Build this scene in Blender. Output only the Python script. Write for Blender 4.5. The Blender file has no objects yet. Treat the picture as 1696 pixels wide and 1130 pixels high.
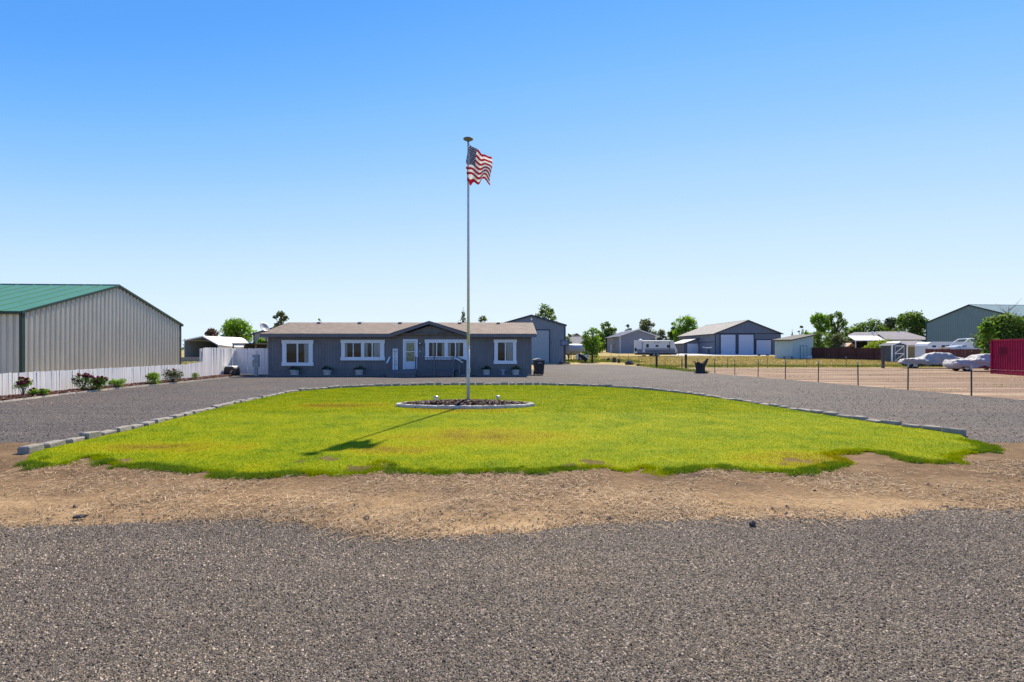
import bpy, bmesh, math, random
import numpy as np
from mathutils import Vector

# ------------------------------------------------------------------ camera, sky, sun, exposure
F, CX, HY, CH = 850.0, 848.0, 579.5, 1.8          # photo focal length in pixels, centre, horizon row, eye height
SUN_EL, SUN_AZ = math.radians(48), math.radians(16)  # azimuth from +Y towards +X
S = bpy.context.scene
cam_d = bpy.data.cameras.new("camera"); cam = bpy.data.objects.new("camera", cam_d)
S.collection.objects.link(cam); S.camera = cam
cam.location = (0, 0, CH); cam.rotation_euler = (math.radians(90), 0, 0)
cam_d.sensor_width = 36; cam_d.lens = 36 * F / 1696; cam_d.shift_y = (HY - 565) / 1696
cam_d.clip_start = 0.05; cam_d.clip_end = 6000
W_ = bpy.data.worlds.new("World"); S.world = W_; W_.use_nodes = True
nt = W_.node_tree; nt.nodes.clear()
wo = nt.nodes.new("ShaderNodeOutputWorld"); bg = nt.nodes.new("ShaderNodeBackground")
sky = nt.nodes.new("ShaderNodeTexSky"); sky.sky_type = 'NISHITA'; sky.sun_disc = False
sky.sun_elevation = SUN_EL; sky.sun_rotation = SUN_AZ
sky.altitude = 2500; sky.air_density = 1.0; sky.dust_density = 0.0; sky.ozone_density = 3.0
bg.inputs[1].default_value = 0.12
# film-like response of the sky (the same in every direction): dark sky -> azure, bright low sky -> pale
spx = nt.nodes.new('ShaderNodeSeparateColor'); nt.links.new(sky.outputs[0], spx.inputs[0])
m1 = nt.nodes.new('ShaderNodeMath'); m1.operation = 'MULTIPLY'; m1.inputs[1].default_value = .168 * .75; nt.links.new(spx.outputs[1], m1.inputs[0])
rp = nt.nodes.new('ShaderNodeValToRGB'); rp.color_ramp.interpolation = 'B_SPLINE'; nt.links.new(m1.outputs[0], rp.inputs[0])
el_ = rp.color_ramp.elements
for q, (pos, colr) in enumerate(((.12, (.04, .20, .80)), (.26, (.10, .38, .96)), (.33, (.23, .53, 1)), (.42, (.40, .66, 1)), (.55, (.56, .77, 1)), (.75, (.68, .85, 1)), (1.0, (.76, .89, .99)))):
    e_ = el_[q] if q < 2 else el_.new(pos)
    e_.position = pos; e_.color = (*colr, 1)
mg = nt.nodes.new('ShaderNodeVectorMath'); mg.operation = 'SCALE'; mg.inputs['Scale'].default_value = 1/.2016; nt.links.new(rp.outputs[0], mg.inputs[0])
nt.links.new(mg.outputs[0], bg.inputs[0]); nt.links.new(bg.outputs[0], wo.inputs[0])
sd = bpy.data.lights.new("sun", 'SUN'); sd.energy = 4.5; sd.angle = math.radians(0.8); sd.color = (1, .89, .69)
sun = bpy.data.objects.new("sun", sd); S.collection.objects.link(sun)
sdir = Vector((math.sin(SUN_AZ)*math.cos(SUN_EL), math.cos(SUN_AZ)*math.cos(SUN_EL), math.sin(SUN_EL)))
sun.rotation_euler = sdir.to_track_quat('Z', 'Y').to_euler(); sun.location = (0, 30, 40)
S.view_settings.view_transform = 'Standard'; S.view_settings.look = 'None'
S.view_settings.exposure = 0.82; S.view_settings.gamma = 1.0
S.render.engine = 'CYCLES'

R = random.Random(7); NR = np.random.default_rng(7)
C = S.collection

# ------------------------------------------------------------------ photo pixel -> place
def gz(py): return CH * F / (py - HY)
def gp(px, py):
    z = gz(py); return ((px - CX) * z / F, z)
def X(px, z): return (px - CX) * z / F
def Hh(py, z): return CH + (HY - py) * z / F
def terr(y): return 0.014 * min(max(0.0, y - 60), 85)

# ------------------------------------------------------------------ mesh helpers
class MB:
    def __init__(s): s.v = []; s.f = []
    def poly(s, pts):
        n = len(s.v); s.v += [tuple(p) for p in pts]; s.f.append(tuple(range(n, n + len(pts)))); return s
    def box(s, x0, x1, y0, y1, z0, z1):
        n = len(s.v)
        s.v += [(x0,y0,z0),(x1,y0,z0),(x1,y1,z0),(x0,y1,z0),(x0,y0,z1),(x1,y0,z1),(x1,y1,z1),(x0,y1,z1)]
        s.f += [tuple(n + i for i in q) for q in ((3,2,1,0),(4,5,6,7),(0,1,5,4),(1,2,6,5),(2,3,7,6),(3,0,4,7))]
        return s
    def beam(s, a, b, w, h):           # box along a->b, width w across (horizontal), height h
        a = Vector(a); b = Vector(b); d = (b - a).normalized()
        up = Vector((0,0,1)) if abs(d.z) < .95 else Vector((0,1,0))
        r = d.cross(up).normalized(); u = r.cross(d).normalized(); n = len(s.v)
        for p in (a, b):
            for (i, j) in ((-1,-1),(1,-1),(1,1),(-1,1)): s.v.append(tuple(p + r*(i*w/2) + u*(j*h/2)))
        s.f += [tuple(n + i for i in q) for q in ((0,1,2,3),(7,6,5,4),(0,4,5,1),(1,5,6,2),(2,6,7,3),(3,7,4,0))]
        return s
    def tube(s, pts, rad, n=8, cap=True):
        if not isinstance(rad, (list, tuple)): rad = [rad]*len(pts)
        pts = [Vector(p) for p in pts]; b0 = len(s.v)
        for i, p in enumerate(pts):
            d = (pts[min(i+1, len(pts)-1)] - pts[max(i-1, 0)]).normalized()
            ref = Vector((0,0,1)) if abs(d.z) < .9 else Vector((1,0,0))
            r = d.cross(ref).normalized(); u = r.cross(d).normalized()
            for k in range(n):
                a = 2*math.pi*k/n; s.v.append(tuple(p + (r*math.cos(a) + u*math.sin(a))*rad[i]))
        for i in range(len(pts)-1):
            for k in range(n):
                a = b0+i*n+k; b = b0+i*n+(k+1) % n; s.f.append((a, b, b+n, a+n))
        if cap:
            s.f.append(tuple(b0+k for k in range(n))[::-1]); e = b0+(len(pts)-1)*n; s.f.append(tuple(e+k for k in range(n)))
        return s
    def lathe(s, prof, n=16, c=(0,0,0)):
        b0 = len(s.v)
        for (r, z) in prof:
            for k in range(n):
                a = 2*math.pi*k/n; s.v.append((c[0]+r*math.cos(a), c[1]+r*math.sin(a), c[2]+z))
        for i in range(len(prof)-1):
            for k in range(n):
                a = b0+i*n+k; b = b0+i*n+(k+1) % n; s.f.append((a, b, b+n, a+n))
        s.f.append(tuple(b0+k for k in range(n))[::-1]); e = b0+(len(prof)-1)*n; s.f.append(tuple(e+k for k in range(n)))
        return s
    def prism(s, pts, d):              # polygon extruded by vector d
        n = len(s.v); m = len(pts); d = Vector(d)
        s.v += [tuple(p) for p in pts] + [tuple(Vector(p) + d) for p in pts]
        s.f.append(tuple(range(n, n+m))[::-1]); s.f.append(tuple(range(n+m, n+2*m)))
        for i in range(m):
            j = (i+1) % m; s.f.append((n+i, n+j, n+m+j, n+m+i))
        return s
    def blob(s, c, r, seed=0, jit=.15, sub=2):
        bm = bmesh.new(); bmesh.ops.create_icosphere(bm, subdivisions=sub, radius=1)
        rr = random.Random(seed); n = len(s.v)
        for v in bm.verts:
            k = 1 + rr.uniform(-jit, jit); s.v.append((c[0]+v.co.x*r[0]*k, c[1]+v.co.y*r[1]*k, c[2]+v.co.z*r[2]*k))
        for f in bm.faces: s.f.append(tuple(n + v.index for v in f.verts))
        bm.free(); return s
    def mesh(s, name, mat, smooth=False):
        m = bpy.data.meshes.new(name); m.from_pydata(s.v, [], s.f); m.validate()
        if mat: m.materials.append(mat)
        if smooth:
            for p in m.polygons: p.use_smooth = True
        return m

def link(name, mesh, parent=None, loc=None, rot=None):
    o = bpy.data.objects.new(name, mesh); C.objects.link(o)
    if parent: o.parent = parent
    if loc is not None: o.location = loc
    if rot is not None: o.rotation_euler = (0, 0, rot) if not isinstance(rot, (tuple, list)) else rot
    return o
def part(name, mb, mat, parent, smooth=False, loc=None, rot=None): return link(name, mb.mesh(name, mat, smooth), parent, loc, rot)
def tag(o, label, cat, group=None):
    o["label"] = label; o["category"] = cat
    if group: o["group"] = group
    return o
def thing(name, label, cat, loc=(0,0,0), rot=0, group=None):
    return tag(link(name, None, None, loc, rot), label, cat, group)
def kind(o, k): o["kind"] = k; return o

def np_mesh(name, verts, faces, mat):
    """verts (N,3), faces (M,k) numpy -> mesh"""
    m = bpy.data.meshes.new(name); k = faces.shape[1]
    m.vertices.add(len(verts)); m.vertices.foreach_set("co", np.ascontiguousarray(verts, dtype=np.float32).ravel())
    m.loops.add(faces.size); m.loops.foreach_set("vertex_index", np.ascontiguousarray(faces, dtype=np.int32).ravel())
    m.polygons.add(len(faces)); m.polygons.foreach_set("loop_start", np.arange(0, faces.size, k, dtype=np.int32))
    m.update(calc_edges=True)
    if mat: m.materials.append(mat)
    return m
def in_poly(x, y, poly):
    c = np.zeros(len(x), bool); n = len(poly)
    for i in range(n):
        x0, y0 = poly[i]; x1, y1 = poly[(i+1) % n]
        if y0 == y1: continue
        hit = ((y0 > y) != (y1 > y)) & (x < (x1-x0)*(y-y0)/(y1-y0) + x0); c ^= hit
    return c

# ------------------------------------------------------------------ materials
def mat_new(name):
    m = bpy.data.materials.new(name); m.use_nodes = True; t = m.node_tree
    return m, t, t.nodes["Principled BSDF"]
def N(t, typ, **kw):
    n = t.nodes.new(typ)
    for k, v in kw.items():
        if k.startswith("i_"):
            key = k[2:]; n.inputs[int(key) if key.isdigit() else key.replace("_", " ")].default_value = v
        else: setattr(n, k, v)
    return n
def L(t, a, b): t.links.new(a, b)
def ramp(t, fac, stops):
    r = N(t, "ShaderNodeValToRGB"); L(t, fac, r.inputs[0]); e = r.color_ramp.elements
    while len(e) < len(stops): e.new(.5)
    for i, (p, c) in enumerate(stops):
        e[i].position = p; e[i].color = (*c, 1) if len(c) == 3 else c
    return r.outputs[0]
def mixc(t, fac, a, b, mode='MIX'):
    m = N(t, "ShaderNodeMix", data_type='RGBA', blend_type=mode)
    for s, v in ((m.inputs[0], fac), (m.inputs[6], a), (m.inputs[7], b)):
        if hasattr(v, "links"): L(t, v, s)
        elif isinstance(v, (tuple, list)): s.default_value = (*v, 1)[:4]
        else: s.default_value = v
    return m.outputs[2]
def sc(c, k): return tuple(x*k for x in c)
_cache = {}
def paint(name, col, rough=.55, var=.12, scale=3.0, metal=0.0, spec=.4, bump=.0, bscale=60, stretch=None):
    """weathered paint / general surface: colour with broad and fine unevenness"""
    if name in _cache: return _cache[name]
    m, t, b = mat_new(name); tc = N(t, "ShaderNodeTexCoord"); co = tc.outputs["Object"]
    if stretch:
        mp = N(t, "ShaderNodeMapping"); mp.inputs["Scale"].default_value = stretch; L(t, co, mp.inputs[0]); co = mp.outputs[0]
    n1 = N(t, "ShaderNodeTexNoise", i_Scale=scale, i_Detail=5.0, i_Roughness=.65); L(t, co, n1.inputs["Vector"])
    c = ramp(t, n1.outputs[0], [(.25, sc(col, 1-var*1.6)), (.5, col), (.78, sc(col, 1+var))])
    L(t, c, b.inputs["Base Color"]); b.inputs["Roughness"].default_value = rough; b.inputs["Metallic"].default_value = metal
    b.inputs["Specular IOR Level"].default_value = spec
    if bump:
        n2 = N(t, "ShaderNodeTexNoise", i_Scale=bscale, i_Detail=4.0); L(t, co, n2.inputs["Vector"])
        bp = N(t, "ShaderNodeBump", i_Strength=bump, i_Distance=.02); L(t, n2.outputs[0], bp.inputs["Height"]); L(t, bp.outputs[0], b.inputs["Normal"])
    _cache[name] = m; return m
def leafmat(name, c1, c2, c3, transl=.35):
    m, t, b = mat_new(name); g = N(t, "ShaderNodeNewGeometry")
    n1 = N(t, "ShaderNodeTexNoise", i_Scale=.55, i_Detail=2.0); L(t, g.outputs["Position"], n1.inputs["Vector"])
    ad = N(t, "ShaderNodeMath", operation='MULTIPLY_ADD', i_1=.55); L(t, g.outputs["Random Per Island"], ad.inputs[0])
    s2 = N(t, "ShaderNodeMath", operation='MULTIPLY', i_1=.5); L(t, n1.outputs[0], s2.inputs[0]); L(t, s2.outputs[0], ad.inputs[2])
    c = ramp(t, ad.outputs[0], [(.2, c1), (.5, c2), (.8, c3)])
    L(t, c, b.inputs["Base Color"]); b.inputs["Roughness"].default_value = .6; b.inputs["Specular IOR Level"].default_value = .25
    tr = N(t, "ShaderNodeBsdfTranslucent"); c2_ = mixc(t, 1.0, c, (1.15, 1.25, .55), 'MULTIPLY'); L(t, c2_, tr.inputs[0])
    mx = N(t, "ShaderNodeMixShader", i_0=transl); L(t, b.outputs[0], mx.inputs[1]); L(t, tr.outputs[0], mx.inputs[2])
    L(t, mx.outputs[0], t.nodes["Material Output"].inputs[0]); return m
def shingle(name, col, sx=2.2, rot=0):
    m, t, b = mat_new(name); tc = N(t, "ShaderNodeTexCoord"); mp = N(t, "ShaderNodeMapping"); mp.inputs["Rotation"].default_value = (0, 0, rot)
    L(t, tc.outputs["Object"], mp.inputs[0])
    br = N(t, "ShaderNodeTexBrick", i_Scale=1.0, i_Mortar_Size=.012, i_Bias=0.0, i_Brick_Width=.32, i_Row_Height=.14)
    br.inputs["Color1"].default_value = (*sc(col, .72), 1); br.inputs["Color2"].default_value = (*sc(col, 1.18), 1); br.inputs["Mortar"].default_value = (*sc(col, .4), 1)
    L(t, mp.outputs[0], br.inputs["Vector"])
    n = N(t, "ShaderNodeTexNoise", i_Scale=sx, i_Detail=6.0, i_Roughness=.7); L(t, mp.outputs[0], n.inputs["Vector"])
    f = ramp(t, n.outputs[0], [(.3, (.78, .78, .8)), (.7, (1.15, 1.12, 1.1))])
    L(t, mixc(t, 1.0, br.outputs[0], f, 'MULTIPLY'), b.inputs["Base Color"]); b.inputs["Roughness"].default_value = .9
    bp = N(t, "ShaderNodeBump", i_Strength=.6, i_Distance=.01); L(t, br.outputs["Fac"], bp.inputs["Height"]); bp.invert = True; L(t, bp.outputs[0], b.inputs["Normal"])
    return m
def gravel(name, dark, mid, light, cell, warm, bstr=.9):
    m, t, b = mat_new(name); g = N(t, "ShaderNodeNewGeometry"); co = g.outputs["Position"]
    v = N(t, "ShaderNodeTexVoronoi", i_Scale=cell); L(t, co, v.inputs["Vector"])
    sp = N(t, "ShaderNodeSeparateColor"); L(t, v.outputs["Color"], sp.inputs[0])
    c = ramp(t, sp.outputs[0], [(.0, dark), (.45, mid), (.8, sc(mid, 1.25)), (1.0, light)])
    v2 = N(t, "ShaderNodeTexVoronoi", i_Scale=cell*.37); L(t, co, v2.inputs["Vector"]); sp2 = N(t, "ShaderNodeSeparateColor"); L(t, v2.outputs["Color"], sp2.inputs[0])
    c = mixc(t, 1.0, c, ramp(t, sp2.outputs[1], [(.0, (.72, .72, .72)), (1.0, (1.25, 1.25, 1.25))]), 'MULTIPLY')
    n1 = N(t, "ShaderNodeTexNoise", i_Scale=.35, i_Detail=6.0, i_Roughness=.6); L(t, co, n1.inputs["Vector"])
    c = mixc(t, 1.0, c, ramp(t, n1.outputs[0], [(.3, (.82, .82, .86)), (.55, (1, 1, 1)), (.75, warm)]), 'MULTIPLY')
    # faint wheel tracks and raked streaks
    mp = N(t, "ShaderNodeMapping"); mp.inputs["Scale"].default_value = (.25, 2.2, 1); L(t, co, mp.inputs[0])
    n3 = N(t, "ShaderNodeTexNoise", i_Scale=.8, i_Detail=4.0); L(t, mp.outputs[0], n3.inputs["Vector"])
    c = mixc(t, 1.0, c, ramp(t, n3.outputs[0], [(.35, (.86, .86, .87)), (.65, (1.1, 1.09, 1.07))]), 'MULTIPLY')
    L(t, c, b.inputs["Base Color"]); b.inputs["Roughness"].default_value = .85; b.inputs["Specular IOR Level"].default_value = .3
    bp = N(t, "ShaderNodeBump", i_Strength=bstr, i_Distance=.012); L(t, v.outputs["Distance"], bp.inputs["Height"]); bp.invert = True; L(t, bp.outputs[0], b.inputs["Normal"])
    return m
def stonemat(name, stops):
    m, t, b = mat_new(name); g = N(t, "ShaderNodeNewGeometry")
    c = ramp(t, g.outputs["Random Per Island"], stops)
    n1 = N(t, "ShaderNodeTexNoise", i_Scale=.35, i_Detail=6.0, i_Roughness=.6); L(t, g.outputs["Position"], n1.inputs["Vector"])
    c = mixc(t, 1.0, c, ramp(t, n1.outputs[0], [(.3, (.76, .75, .80)), (.5, (.97, .96, .97)), (.72, (1.25, 1.17, 1.05))]), 'MULTIPLY')
    mp = N(t, "ShaderNodeMapping"); mp.inputs["Scale"].default_value = (.22, 1.7, 1); L(t, g.outputs["Position"], mp.inputs[0])
    n3 = N(t, "ShaderNodeTexNoise", i_Scale=.9, i_Detail=4.0); L(t, mp.outputs[0], n3.inputs["Vector"])
    c = mixc(t, 1.0, c, ramp(t, n3.outputs[0], [(.36, (.74, .74, .76)), (.62, (1.16, 1.13, 1.08))]), 'MULTIPLY')
    L(t, c, b.inputs["Base Color"]); b.inputs["Roughness"].default_value = .8; b.inputs["Specular IOR Level"].default_value = .3
    return m
PATCH = [(-.6, 10.4, 2.2, 1.1), (-5.3, 15.8, 1.9, 1.0), (4.7, 8.3, 1.2, .7), (-1.6, 14.9, 2.0, .9), (-6.3, 9.3, 1.6, .5), (-2.2, 9.1, 1.0, .5)]
def patchmask(t, pos):
    acc = None
    for (cx, cy, rx, ry) in PATCH:
        mp = N(t, "ShaderNodeVectorMath", operation='SUBTRACT'); L(t, pos, mp.inputs[0]); mp.inputs[1].default_value = (cx, cy, 0)
        m2 = N(t, "ShaderNodeVectorMath", operation='MULTIPLY'); L(t, mp.outputs[0], m2.inputs[0]); m2.inputs[1].default_value = (1/rx, 1/ry, 0)
        ln = N(t, "ShaderNodeVectorMath", operation='LENGTH'); L(t, m2.outputs[0], ln.inputs[0])
        mr = N(t, "ShaderNodeMapRange", i_1=1.3, i_2=.1, i_3=0.0, i_4=1.0); L(t, ln.outputs["Value"], mr.inputs[0])
        if acc is None: acc = mr.outputs[0]
        else:
            mx = N(t, "ShaderNodeMath", operation='MAXIMUM'); L(t, acc, mx.inputs[0]); L(t, mr.outputs[0], mx.inputs[1]); acc = mx.outputs[0]
    n = N(t, "ShaderNodeTexNoise", i_Scale=1.1, i_Detail=9.0, i_Roughness=.75); L(t, pos, n.inputs["Vector"])
    a = N(t, "ShaderNodeMath", operation='MULTIPLY_ADD', i_1=.42); L(t, acc, a.inputs[0]); L(t, n.outputs[0], a.inputs[2])
    return a.outputs[0]
def grassmat(name, transl):
    m, t, b = mat_new(name); g = N(t, "ShaderNodeNewGeometry"); pos = g.outputs["Position"]
    pm = patchmask(t, pos)
    c = ramp(t, pm, [(.28, (.092, .148, .003)), (.45, (.185, .232, .002)), (.60, (.262, .278, .002)), (.74, (.28, .252, .004)), (.98, (.205, .145, .016))])
    c = mixc(t, 1.0, c, ramp(t, g.outputs["Random Per Island"], [(0, (.78, .8, .7)), (.6, (1, 1, 1)), (1, (1.25, 1.18, 1.1))]), 'MULTIPLY')
    nf = N(t, "ShaderNodeTexNoise", i_Scale=19.0, i_Detail=4.0, i_Roughness=.8); L(t, pos, nf.inputs["Vector"])
    c = mixc(t, 1.0, c, ramp(t, nf.outputs[0], [(.3, (.60, .64, .6)), (.5, (1, 1, 1)), (.7, (1.14, 1.10, 1.05))]), 'MULTIPLY')
    L(t, c, b.inputs["Base Color"]); b.inputs["Roughness"].default_value = .8; b.inputs["Specular IOR Level"].default_value = .05
    if transl:
        tr = N(t, "ShaderNodeBsdfTranslucent"); L(t, mixc(t, 1.0, c, (1.3, 1.35, .5), 'MULTIPLY'), tr.inputs[0])
        mx = N(t, "ShaderNodeMixShader", i_0=transl); L(t, b.outputs[0], mx.inputs[1]); L(t, tr.outputs[0], mx.inputs[2])
        L(t, mx.outputs[0], t.nodes["Material Output"].inputs[0])
    return m
def dirtmat(name, c1, c2, c3, scale=1.2, streak=(1, 1, 1), damp=None):
    m, t, b = mat_new(name); g = N(t, "ShaderNodeNewGeometry"); mp = N(t, "ShaderNodeMapping"); mp.inputs["Scale"].default_value = streak
    L(t, g.outputs["Position"], mp.inputs[0])
    n1 = N(t, "ShaderNodeTexNoise", i_Scale=scale, i_Detail=8.0, i_Roughness=.7); L(t, mp.outputs[0], n1.inputs["Vector"])
    c = ramp(t, n1.outputs[0], [(.3, c1), (.5, c2), (.68, c3)])
    n2 = N(t, "ShaderNodeTexNoise", i_Scale=scale*22, i_Detail=5.0, i_Roughness=.75); L(t, g.outputs["Position"], n2.inputs["Vector"])
    c = mixc(t, 1.0, c, ramp(t, n2.outputs[0], [(.3, (.62, .6, .58)), (.7, (1.25, 1.25, 1.25))]), 'MULTIPLY')
    if damp:
        sy = N(t, "ShaderNodeSeparateXYZ"); L(t, g.outputs["Position"], sy.inputs[0])
        ad = N(t, "ShaderNodeMath", operation='MULTIPLY_ADD', i_1=1.6); L(t, n1.outputs[0], ad.inputs[0]); L(t, sy.outputs[1], ad.inputs[2])
        mr = N(t, "ShaderNodeMapRange", i_1=damp[0]+.8, i_2=damp[1]+.8, i_3=0.0, i_4=1.0); L(t, ad.outputs[0], mr.inputs[0])
        c = mixc(t, 1.0, c, ramp(t, mr.outputs[0], [(0, (1.12, 1.1, 1.05)), (1, (.62, .58, .55))]), 'MULTIPLY')
    L(t, c, b.inputs["Base Color"]); b.inputs["Roughness"].default_value = .95; b.inputs["Specular IOR Level"].default_value = .15
    bp = N(t, "ShaderNodeBump", i_Strength=.8, i_Distance=.03); L(t, n2.outputs[0], bp.inputs["Height"]); L(t, bp.outputs[0], b.inputs["Normal"])
    return m
def glassmat(name, tint=(.8, .85, .88)):
    m, t, b = mat_new(name); t.nodes.remove(b)
    tr = N(t, "ShaderNodeBsdfTransparent"); tr.inputs[0].default_value = (*tint, 1)
    gl = N(t, "ShaderNodeBsdfGlossy", i_Roughness=.03); fr = N(t, "ShaderNodeFresnel", i_IOR=1.45)
    mx = N(t, "ShaderNodeMixShader"); L(t, fr.outputs[0], mx.inputs[0]); L(t, tr.outputs[0], mx.inputs[1]); L(t, gl.outputs[0], mx.inputs[2])
    L(t, mx.outputs[0], t.nodes["Material Output"].inputs[0]); return m

M = dict(
    house=paint("slate_siding", (.172, .163, .163), .6, .14, 2.0, stretch=(1, 1, .35)),
    house_trim=paint("slate_trim", (.15, .143, .147), .55, .08),
    white=paint("white_trim", (.78, .79, .80), .5, .04, 4),
    shingle=shingle("brown_shingle", (.265, .195, .145)),
    tanroof=shingle("tan_shingle", (.36, .33, .29)),
    greyroof=shingle("grey_shingle", (.30, .27, .27)),
    glass=glassmat("window_glass"), dark=paint("dark_interior", (.018, .018, .02), .8, .2),
    curtain=paint("pale_curtain", (.55, .56, .54), .8, .2, 6, stretch=(6, 1, 1)),
    door=paint("pale_door", (.62, .66, .70), .5, .04),
    deck=paint("deck_paint", (.125, .128, .145), .65, .15, 5), black=paint("black_plastic", (.016, .017, .02), .45, .2),
    pot=paint("white_pot", (.62, .63, .64), .5, .06), soil=paint("potting_soil", (.03, .022, .016), .95, .3, 20),
    steel=paint("galvanised_steel", (.50, .50, .50), .5, .08, 8, metal=.15), greybox=paint("grey_enclosure", (.30, .31, .31), .5, .08),
    whitewood=paint("white_fence_paint", (.74, .71, .69), .7, .12, 3, stretch=(8, 8, .6)),
    shedwall=paint("stone_grey_metal", (.52, .49, .43), .36, .08, 1.5, metal=.35, stretch=(1, 1, .3)),
    greenroof=paint("green_metal_roof", (.095, .25, .125), .42, .08, 1.2, metal=.1), darkgreen=paint("dark_green_trim", (.012, .035, .03), .5, .1),
    shop=paint("blue_grey_metal", (.17, .20, .235), .45, .06, 1.5), shopdoor=paint("pale_roll_door", (.30, .35, .385), .5, .05), shoptrim=paint("navy_trim", (.03, .04, .065), .5, .1),
    greyshop=paint("lilac_grey_metal", (.25, .25, .28), .5, .05, 1), pinkroof=paint("pale_metal_roof", (.55, .48, .44), .5, .08),
    barn=paint("slate_barn_metal", (.13, .15, .195), .5, .06, 1), barndoor=paint("white_roll_door", (.50, .53, .60), .5, .04), barntrim=paint("dark_navy_trim", (.022, .026, .045), .5, .1),
    mint=paint("mint_board", (.36, .47, .48), .6, .06, 1), roofdark=paint("charcoal_roof", (.05, .05, .055), .8, .2),
    redfence=paint("red_brown_stain", (.075, .028, .024), .8, .35, 3, stretch=(6, 6, .6)), redcedar=paint("red_cedar_stain", (.13, .035, .03), .75, .3, 3, stretch=(6, 6, .6)),  # second stain is the redder one, for the cedar fence
    container=paint("crimson_container", (.34, .008, .05), .6, .18, 1.2, spec=.15), teal=paint("green_grey_metal", (.155, .225, .215), .5, .05, .8), tealroof=paint("pale_green_roof", (.26, .33, .29), .45, .06, .8),
    cover=paint("silver_car_cover", (.34, .32, .315), .65, .18, 3, bump=.9, bscale=7), tyre=paint("tyre_rubber", (.015, .015, .016), .8, .2), rim=paint("wheel_rim", (.4, .4, .4), .4, .1, metal=.5), redcar=paint("dull_red_car_body", (.22, .02, .05), .4, .2),
    rv=paint("white_rv_skin", (.62, .63, .65), .4, .04, 1), rvgrey=paint("grey_rv_band", (.25, .26, .29), .45, .06),
    olive=paint("olive_siding", (.19, .15, .09), .7, .08, 1), yellow=paint("mustard_siding", (.30, .21, .09), .7, .08, 1), taupe=paint("taupe_siding", (.26, .25, .24), .7, .06, 1),
    wood=paint("weathered_wood", (.10, .08, .065), .9, .3, 4, stretch=(6, 6, .8)), stump=paint("charred_stump", (.045, .038, .036), .9, .45, 6, bump=.8, bscale=14, stretch=(4, 4, .8)),
    rust=paint("rusty_post", (.085, .058, .048), .8, .3, 12), wire=paint("wire", (.30, .28, .26), .5, .1, metal=.5),
    rock=paint("basalt_rock", (.075, .058, .055), .9, .4, 5, bump=.7, bscale=10), block=paint("concrete_block", (.29, .255, .21), .9, .22, 7, bump=.6, bscale=50),
    curb=paint("pale_concrete_curb", (.50, .44, .37), .9, .2, 5, bump=.4, bscale=40), bark=paint("bark", (.09, .07, .055), .9, .3, 6, bump=.6, bscale=20),
    concrete=paint("concrete_pad", (.48, .46, .42), .9, .15, 1), solarcap=paint("solar_light_cap", (.5, .5, .48), .35, .1, metal=.6),
    statue=paint("grey_statue", (.33, .34, .36), .8, .15), navy=paint("backboard_navy", (.035, .05, .09), .4, .1), board=paint("backboard_panel", (.13, .17, .24), .4, .1),
    tank=paint("silver_tank", (.42, .42, .45), .45, .08), tarp=paint("black_pipe", (.012, .012, .013), .6, .2), tan=paint("tan_play_roof", (.42, .24, .15), .7, .1),
    lampglass=paint("lamp_glass", (.75, .75, .7), .25, .02),
)
M["gravel_road"] = gravel("road_gravel", (.031, .025, .019), (.138, .111, .083), (.40, .33, .25), 120, (1.22, 1.12, 1.0))
M["gravel_drive"] = gravel("driveway_gravel", (.025, .020, .018), (.084, .069, .060), (.28, .23, .19), 60, (1.3, 1.15, 1.0))
M["stones"] = stonemat("road_stones", [(0, (.031, .025, .019)), (.5, (.142, .113, .085)), (.85, (.25, .203, .155)), (1, (.54, .45, .35))])
M["stones2"] = stonemat("drive_stones", [(0, (.025, .020, .018)), (.5, (.086, .070, .061)), (.85, (.15, .123, .104)), (1, (.38, .32, .27))])
M["dirt_plain"] = dirtmat("bed_dirt", (.10, .07, .05), (.2, .14, .09), (.3, .22, .15))
M["dirt"] = dirtmat("dry_dirt", (.12, .078, .05), (.29, .19, .10), (.45, .315, .175), .9, (.6, 1, 1), (5.9, 7.2))
M["lot"] = dirtmat("lot_dirt", (.155, .10, .066), (.255, .17, .112), (.54, .40, .26), .5, (.10, 1.1, 1))
M["field"] = dirtmat("dry_field", (.20, .17, .055), (.40, .30, .12), (.50, .38, .19), .12, (.5, 1, 1))
M["lawn"] = grassmat("lawn_soil", 0); M["blade"] = grassmat("lawn_blades", .45)
M["lotclod"] = paint("lot_clod", (.22, .15, .10), .95, .3, 20)
M["clod"] = paint("dirt_clod", (.10, .07, .048), .95, .4, 20)
M["straw"] = stonemat("straw", [(0, (.15, .095, .05)), (.5, (.34, .225, .12)), (.85, (.52, .37, .21)), (1, (.68, .54, .36))])
M["mulch"] = stonemat("bark_mulch", [(0, (.03, .012, .01)), (.5, (.10, .035, .026)), (.85, (.20, .075, .05)), (1, (.42, .26, .18))])
M["mulch2"] = stonemat("dark_mulch", [(0, (.02, .01, .009)), (.5, (.075, .035, .028)), (.8, (.16, .085, .065)), (1, (.42, .30, .24))])
M["leaf_bright"] = leafmat("leaf_bright", (0.060,0.119,0.014), (0.153,0.272,0.025), (0.289,0.425,0.051), 0.57)
M["leaf_mid"] = leafmat("leaf_mid", (0.038,0.076,0.015), (0.095,0.162,0.028), (0.209,0.285,0.057), 0.52)
M["leaf_dark"] = leafmat("leaf_dark", (0.020,0.037,0.017), (0.051,0.076,0.034), (0.102,0.128,0.060), 0.42)
M["leaf_olive"] = leafmat("leaf_olive", (0.051,0.065,0.031), (0.111,0.128,0.060), (0.204,0.212,0.102), 0.47)
M["leaf_purple"] = leafmat("leaf_purple", (0.060,0.031,0.031), (0.128,0.068,0.060), (0.204,0.128,0.102), 0.42)
M["leaf_yellow"] = leafmat("leaf_yellow", (.12, .17, .01), (.21, .27, .015), (.32, .36, .03), .5)
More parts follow.
